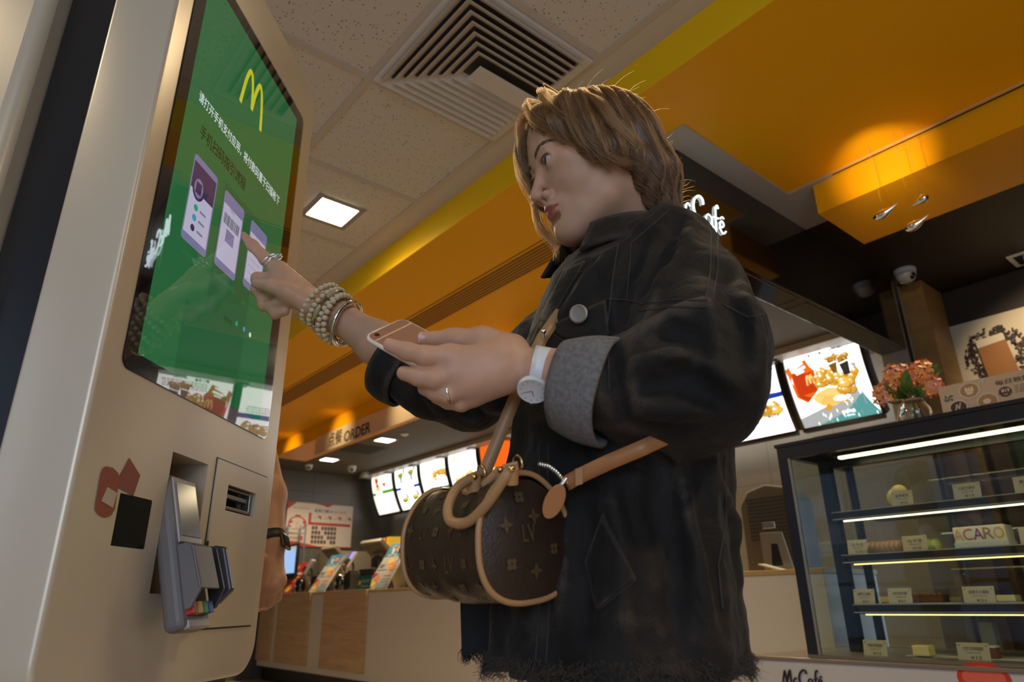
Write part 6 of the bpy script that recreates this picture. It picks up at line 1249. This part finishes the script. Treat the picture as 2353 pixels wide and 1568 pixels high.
# bead strands and bangle on the right wrist
ra = unit(pt(740, 702, 1.195)-pt(870, 792, 1.16)); m_bead = M('bead_bone', (.60, .48, .31), .45, bump=(300, .4))
def wristp(s_): return pt(740, 702, 1.195)+(-ra)*s_
def loop(sc, r, tilt, tw, n, rb, ell=1.0, drop=0.0):
    c = wristp(sc)-UP*drop; ax = unit(ra+UP*tilt+RT*tw); X = unit(np.cross(ax, FW)); Y = np.cross(ax, X)
    return [c+(X*cos(2*pi*k/n)*r*ell+Y*sin(2*pi*k/n)*r) for k in range(n)], ax
cfg = [(-.004, .0405, .10, .0, 25, 'cream bead strand nearest the hand on the right wrist'), (.012, .0405, .02, .05, 25, 'second cream bead strand from the hand on the right wrist'), (.030, .0415, -.10, .0, 25, 'third cream bead strand from the hand, beyond the carved bead'), (.040, .0430, -.28, .0, 25, 'loosest cream bead strand hanging low beside the silver bangle')]
for i, (sc, r, ti, tw, n, lab) in enumerate(cfg):
    P, ax = loop(sc, r, ti, tw, n, .0045, 1.0, .004 if i > 1 else 0.0)
    t = thing('bead_bracelet', lab, 'bracelet', P[0], 'bead strands on the right wrist'); b0 = None
    for k, p in enumerate(P):
        if b0 is None: mb = MB(); mb.ball(p, (.0051, .0051, .0047), 14); b0 = mb.build('bead', m_bead, t, smooth=80); p0 = p
        else: q = b0.copy(); C.objects.link(q); q.parent = t; q.location = Vector(p-p0)
P, ax = loop(.021, .0400, -.04, .0, 30, .004); t = thing('carved_bracelet', 'bracelet with long carved barrel beads between the bead strands', 'bracelet', P[0])
for k in range(0, 30, 5): mb = MB(); mb.tube([P[k], P[(k+1) % 30], P[(k+2) % 30], P[(k+3) % 30]], [.0035, .0052, .0052, .0035], 10); mb.build('barrel_bead', M('bead_carved', (.42, .33, .18), .3, .2), t, smooth=60)
mb = MB(); mb.tube(P, .0012, 6, closed=True); mb.build('cord', M('cord_brown', (.10, .06, .03), .7), t)
P, ax = loop(.058, .0400, -.22, .0, 48, .003, 1.0, .002); mb = MB(); mb.tube(P, [.0030+.0012*sin(i*.39)**2 for i in range(48)], 10, closed=True); tag(mb.build('bangle', M('silver_polished', (.80, .78, .74), .12, 1.0), smooth=80), 'polished silver bangle on the right wrist after the beads', 'bangle')
c = wristp(.030)-UP*.046; t = thing('bead_charm', 'small dark silver ball charm dangling under the right wrist', 'charm', c); m_osl = M('silver_dark', (.30, .28, .26), .3, 1.0)
mb = MB(); mb.ball(c, (.0058, .0058, .0050), 16); mb.build('ball', m_osl, t, smooth=60); mb = MB(); mb.lathe(c, [(.0064, -.001), (.0064, .001)], 16); mb.build('band', m_chrome, t); mb = MB(); mb.tube([c+V(0, 0, .005), c+V(0, 0, .012)], .0018, 8); mb.build('stem', m_osl, t, smooth=60)
def finger_ring(c, ax, r, w, name, label, m): ax = unit(ax); X = unit(np.cross(ax, UP)); Y = np.cross(ax, X); mb = MB(); mb.tube([c+X*cos(2*pi*k/28)*r+Y*sin(2*pi*k/28)*r for k in range(28)], w, 8, closed=True); o = mb.build(name, m, smooth=80); return tag(o, label, 'ring')
m_sil = M('silver_ring', (.78, .75, .70), .15, 1.0); ia = pt(581, 565, 1.226)-pt(640, 620, 1.206)
finger_ring(pt(619, 601, 1.212), ia, .0128, .0022, 'finger_ring', 'plain broad silver ring on the pointing index finger', m_sil)
o = finger_ring(pt(626, 606, 1.210), ia, .0130, .0016, 'finger_ring', 'knotted silver ring behind the plain one on the index finger', m_sil)
R = random.Random(4); mb = MB(); kc = pt(633, 592, 1.204)
for k in range(3): mb.tube([kc+RT*(.011*cos(a+k)-.0)+UP*(.006*sin(a*1+k*2))+FW*.003*sin(2*a+k) for a in [2*pi*i/16 for i in range(16)]], .0019, 6, closed=True)
mb.build('knot', m_sil, o, smooth=80)
finger_ring(pt(1029, 905, .782), pt(1062, 888, .788)-pt(1005, 901, .786), .0122, .0016, 'finger_ring', 'thin silver ring on the ring finger of the left hand', m_sil)
# ---------------------------------------------------------------- handbag
m_can = M('monogram_canvas', (.030, .015, .008), .42, bump=(350, .3), var=(40, .12)); m_lea = M('natural_leather', (.40, .21, .085), .4, bump=(400, .2)); m_gold = M('brass', (.75, .50, .20), .22, 1.0)
bR, bL = pt(1208, 1232, .735), pt(1022, 1245, .890); bax = unit(bR-bL); bup = unit(UP*.95+RT*.06); bup = unit(bup-bax*np.dot(bup, bax)); bsd = np.cross(bax, bup); bsd = bsd if np.dot(bsd, ORG-bR) > 0 else -bsd
bl = np.linalg.norm(bR-bL)
def bsec(a, s_=1.0, tt=.5):
    c_, d_ = cos(a), sin(a); e = .78; x = np.sign(c_)*abs(c_)**e*.058; y = np.sign(d_)*abs(d_)**e*.066
    if y > 0: x *= 1-.30*(y/.066)**1.5
    else: x *= 1+.10*(-y/.066)
    y += -.006*sin(pi*tt) if y > 0 else -.004*sin(pi*tt)
    return bsd*x*s_+bup*y*s_
def bagp(u, tt, off=0.0): o_ = bsec(2*pi*u, 1, tt); return bL+bax*bl*tt+o_+unit(o_)*(off+.0015*sin(tt*17+2*pi*5*u)*sin(pi*tt))
t = thing('handbag', 'brown monogram handbag with tan leather handles hanging at her front', 'handbag', (bR+bL)/2-bup*.07)
mb = MB(); mb.grid(lambda a, b_: bagp(a, b_), 64, 24)
for tt, sgn in ((0, -1), (1, 1)): mb.grid(lambda a, b_: (lambda o_: bL+bax*(bl*tt+sgn*.010*(1-b_**2))+o_)(bsec(2*pi*a)*max(b_, .001)), 64, 8)
mb.build('body', m_can, t, smooth=60)
for tt in (0, 1): mb = MB(); mb.tube([bagp(k/60, tt, .001) for k in range(60)], .0034, 8, closed=True); mb.build('piping', m_lea, t, smooth=80)
# motifs printed on the canvas: letters and four-petal flowers
mm_ = MB(); R = random.Random(3)
def canv(u, v_): return bagp(u, v_, .0007)
def mot_flower(fn, cu, cv, su, sv, kind):
    if kind == 0:
        for k in range(4): a = k*pi/2; mm_.add([fn(cu+su*(x*cos(a)-y*sin(a)), cv+sv*(x*sin(a)+y*cos(a))) for x, y in ((0, 0), (.35, .28), (1, 0), (.35, -.28))], [(0, 1, 2, 3)])
    elif kind == 1:
        for k in range(4): a = k*pi/2+pi/4; mm_.add([fn(cu+su*(.42*cos(a)+.34*cos(q)), cv+sv*(.42*sin(a)+.34*sin(q))) for q in [2*pi*i/8 for i in range(8)]], [tuple(range(8))])
    else:
        q = MB(); text_mb(q, 'LV', (0, 0, 0), (1, 0, 0), (0, 1, 0), 2.0, width=1.9, bold=.01); mm_.add([(fn(cu+su*(p[1]-1.0)*.95, cv+sv*(p[0]-.95)*LVS) if LVS > 0 else fn(cu-su*(p[0]-.95), cv+sv*(p[1]-1.0))) for p in q.v], q.f)
rows = 15; LVS = 1.0
for r_ in range(rows):
    for c_ in range(5): mot_flower(canv, (r_+.5)/rows, (c_+.5+.5*(r_ % 2))/5.5, .020, .050, (r_+2*c_) % 3)
LVS = -1.0
def endf(a, b_): return bR+bax*(.0122-.010*((a**2+b_**2)))+bsd*a*.058+bup*b_*.066
for (a, b_, k) in ((-.45, .45, 0), (.15, .62, 1), (-.5, -.25, 1), (.05, .05, 2), (.5, .2, 0), (-.05, -.55, 0), (.45, -.4, 1), (-.1, .3, 0)): mot_flower(endf, a, b_, .15, .14, k)
mm_.build('monogram', M('monogram_ochre', (.085, .050, .020), .45), t)
mb = MB(); mb.tube([bagp(.25, .03+.94*k/20, .0015) for k in range(21)], .0022, 6); mb.build('zip', m_gold, t, smooth=60)
def handle(pp, name='handle'):
    Q = []
    for i in range(len(pp)-1):
        p0, p1, p2, p3 = pp[max(i-1, 0)], pp[i], pp[i+1], pp[min(i+2, len(pp)-1)]
        for j in range(8): u = j/8; Q.append(.5*((2*p1)+(-p0+p2)*u+(2*p0-5*p1+4*p2-p3)*u*u+(-p0+3*p1-3*p2+p3)*u**3))
    Q.append(pp[-1]); mb = MB(); mb.tube(Q, .0058, 10); h_ = mb.build(name, m_lea, t, smooth=80)
    mb = MB(); s_ = unit(ORG-Q[len(Q)//2]); mb.tube([q-s_*.0+UP*-.0056 for q in Q[3:-3]], .0010, 6); mb.build('edge_paint', M('leather_red_edge', (.28, .06, .03), .4), h_, smooth=60)
    for e_, f_ in ((Q[0], Q[3]), (Q[-1], Q[-4])):
        mb = MB(); mb.tube([e_+UP*-.016, e_, f_], [.0075, .008, .0065], 8); mb.build('handle_tab', m_lea, h_, smooth=60); mb = MB(); mb.ball(e_+unit(ORG-e_)*.007, .004, 10); mb.build('rivet', m_gold, h_, smooth=60)
handle([pt(1090, 1096, .780), pt(1052, 1120, .765), pt(1030, 1165, .750), pt(1036, 1198, .738), pt(1075, 1200, .722), pt(1118, 1160, .708), pt(1160, 1098, .705), pt(1175, 1078, .710)])
handle([pt(1098, 1092, .835), pt(1078, 1108, .82), pt(1072, 1130, .80), pt(1092, 1136, .79), pt(1120, 1110, .79), pt(1150, 1080, .79)])
for q in (pt(1106, 1088, .80), pt(1190, 1066, .765)): mb = MB(); X_, Y_ = bax, bup; mb.tube([q+X_*.009*cos(a)+Y_*.009*sin(a) for a in [2*pi*k/16 for k in range(16)]], .0016, 6, closed=True); mb.build('ring_link', m_gold, t, smooth=60)
mb = MB(); mb.prism([pt(1152, 1068, .735), pt(1190, 1058, .735), pt(1192, 1075, .735), pt(1160, 1092, .735)], -FW*.006); mb.build('luggage_tab', m_lea, t, bevel=.002)
P_ = [pt(1242, 1068, .775), pt(1262, 1072, .770), pt(1280, 1085, .765), pt(1296, 1104, .760)]
mb = MB()
for k in range(12): u = k/11*3; i = min(2, int(u)); q = P_[i]*(1-(u-i))+P_[i+1]*(u-i); mb.ball(q, (.0038, .0038, .0038), 8)
mb.build('chain', M('chain_silver', (.7, .66, .55), .2, 1.0), t, smooth=60)
mb = MB(); q = pt(1273, 1152, .745); fl_ = [q+RT*.0115*cos(a)*(1.0)+UP*(.019*sin(a))+RT*.006*sin(a) for a in [2*pi*k/24 for k in range(24)]]; mb.prism(fl_, -FW*.003); mb.build('leather_charm', M('leather_orange', (.42, .16, .05), .4), t, bevel=.001)
mb = MB(); mb.tube([pt(1288, 1118, .748), pt(1300, 1100, .752), pt(1304, 1110, .752)], .0026, 8); mb.build('clasp', m_chrome, t, smooth=60)
# crossbody strap: front part up to the shoulder, rear part round the hip
def band(pp, w, name, m, up_=None):
    Q = []
    for i in range(len(pp)-1):
        for j in range(6): u = j/6; Q.append(pp[i]*(1-u)+pp[i+1]*u)
    Q.append(pp[-1]); mb = MB(); vs_ = []
    for i, q in enumerate(Q):
        tg = unit(Q[min(i+1, len(Q)-1)]-Q[max(i-1, 0)]); s_ = unit(np.cross(tg, ORG-q)); vs_ += [q-s_*w/2, q+s_*w/2]
    mb.add(vs_, [(2*i, 2*i+1, 2*i+3, 2*i+2) for i in range(len(Q)-1)]); return mb.build(name, m, t, smooth=80, solid=.0025)
m_strap = M('strap_leather', (.33, .18, .08), .45)
band([pt(1110, 1094, .800), pt(1140, 1020, .815), pt(1187, 905, .835), pt(1215, 840, .86), pt(1247, 775, .885), pt(1300, 700, .93)], .0155, 'strap', m_strap)
band([pt(1300, 1112, .752), pt(1340, 1090, .742), pt(1400, 1062, .730), pt(1476, 1030, .722), pt(1540, 1000, .735)], .0165, 'strap', M('strap_shadow_leather', (.36, .15, .05), .45))
mb = MB(); q = pt(1330, 1095, .742); mb.obox(q, RT*.004+UP*.001, UP*.009, FW*.002); mb.build('strap_keeper', m_lea, t)
# zip pull at the jacket front
t = thing('zip_pull', 'small steel zip pull at the chest of the jacket beside the strap', 'zip'); q = pt(1249, 762, .872); t.location = Vector(q); WORLD[t.name_full] = q
mb = MB(); mb.ball(q, .0035, 10); mb.tube([q, q-UP*.008], .0014, 6); mb.build('pull', m_chrome, t, smooth=60)
# ================================================================ the man behind the kiosk: his forearm shows past its edge
f = Field((.25, 1.35, .0), (1.1, 2.25, 1.75), .011); MC = V(.36, 1.92, 0)
mface = unit(V(-.3, -1, 0)); msd = unit(np.cross(mface, (0, 0, 1))); msd = msd if msd[0] > 0 else -msd
f.ell(MC+V(0, 0, .98), (.16, .13, .13), .03); f.cap(MC+V(0, 0, 1.02), MC+V(0, 0, 1.32), .135, .14, .05); f.cap(MC+V(0, 0, 1.4), MC+V(0, 0, 1.5), .055, .055, .03)
f.cap(MC+msd*.13+V(0, 0, 1.38), MC-msd*.13+V(0, 0, 1.38), .075, None, .05); f.ell(MC+V(0, 0, 1.60)+mface*.02, (.085, .10, .115), .02)
for s_ in (1, -1): f.chain([MC+msd*.09*s_+V(0, 0, .92), MC+msd*.10*s_+V(0, 0, .5), MC+msd*.11*s_+V(0, 0, .08)], [.095, .065, .045], .03)
AW, AE, AH = pt(624, 1245, 1.63), pt(592, 1035, 1.80), pt(598, 1392, 1.60)
v1, f1 = f.mesh()
g = Field(np.minimum(AW, np.minimum(AE, AH))-.12, np.maximum(AW, np.maximum(AE, AH))+.14, .0035); g.chain([AE, pt(614, 1140, 1.71), AW], [.046, .044, .030], .02)
g.ell(MC+V(0, 0, 9), .01); hc = pt(617, 1325, 1.60)
g.cap(AW, hc, .028, .036, .02); MK = [pt(642, 1335, 1.585), pt(626, 1350, 1.565), pt(606, 1356, 1.56), pt(588, 1352, 1.57)]
for q in MK: g.cap(hc, q, .028, .0175, .014)
for i, q in enumerate(MK): g.chain([q, q-UP*(.040-.004*i)-RT*.006, q-UP*.048-RT*.022+FW*.014, q-UP*.030-RT*.034+FW*.03], [.0125, .0110, .0102, .009], .002)
g.chain([pt(600, 1290, 1.56), pt(590, 1340, 1.55), pt(588, 1380, 1.56)], [.020, .016, .013], .01)
v2, f2 = g.mesh()
man = thing('person', 'person standing behind the kiosk, only forearm and loosely closed hand showing', 'person', (MC[0], MC[1], 0))
arr_mesh('body', np.concatenate([v1, v2]), np.concatenate([f1, f2+len(v1)]), M('skin_tan', (.50, .27, .16), .5, sss=.2, bump=(600, .05)), man)
f = Field((.2, 1.3, .75), (1.1, 2.3, 1.6), .011); f.ell(MC+V(0, 0, 1.0), (.175, .15, .16), .03); f.cap(MC+V(0, 0, 1.02), MC+V(0, 0, 1.32), .15, .155, .05); f.cap(MC+msd*.14+V(0, 0, 1.37), MC-msd*.14+V(0, 0, 1.37), .085, None, .05)
SHM = MC+msd*.17+V(0, 0, 1.37); f.chain([SHM, SHM*.45+AE*.55], [.075, .065], .02); a_, b_ = f.mesh(); arr_mesh('shirt', a_, b_, M('shirt_grey', (.10, .10, .11), .8), man)
mb = MB(); mb.tube([SHM*.5+AE*.5, AE], [.046, .046], 16); mb.build('upper_arm', M('skin_tan', (.46, .22, .12)), man, smooth=80)
f = Field((.2, 1.5, .0), (.8, 2.2, 1.05), .011)
for s_ in (1, -1): f.chain([MC+msd*.09*s_+V(0, 0, .92), MC+msd*.10*s_+V(0, 0, .5), MC+msd*.11*s_+V(0, 0, .06)], [.11, .08, .065], .03)
a_, b_ = f.mesh(); arr_mesh('trousers', a_, b_, M('trousers_navy', (.02, .022, .03), .8), man)
for s_ in (1, -1): c = MC+msd*.11*s_+mface*.05; mb = MB(); mb.ball(V(c[0], c[1], .04), (.05, .12, .045), 16); mb.build('shoe', M('black_shoe', (.012, .012, .013)), man, smooth=70)
mb = MB(); mb.ball(MC+V(0, 0, 1.63)-mface*.005, (.095, .11, .11), 20); mb.build('hair', M('hair_black', (.012, .010, .010), .5), man, smooth=70)
ax = unit(AE-AW); wc2 = AW+ax*.004; mb = MB(); X = unit(np.cross(ax, FW)); Y = np.cross(ax, X)
t = thing('smart_watch', 'black smart watch on the wrist showing past the kiosk edge', 'watch', wc2); mb.grid(lambda u, v_: wc2+ax*.024*(v_-.5)+(X*cos(2*pi*u)+Y*sin(2*pi*u))*.0335, 36, 2); mb.build('strap', M('rubber_black', (.012, .012, .012), .5), t, smooth=80, solid=.003)
dd = unit(RT*.95-FW*.25); mb = MB(); mb.obox(wc2+dd*.037, ax*.020, unit(np.cross(ax, dd))*.017, dd*.0065); mb.build('case', m_blackg, t, bevel=.005, seg=4); mb = MB(); mb.obox(wc2+dd*.0440, ax*.015, unit(np.cross(ax, dd))*.012, dd*.0004); mb.build('display', M('watch_glass', (.02, .02, .025), .05), t)
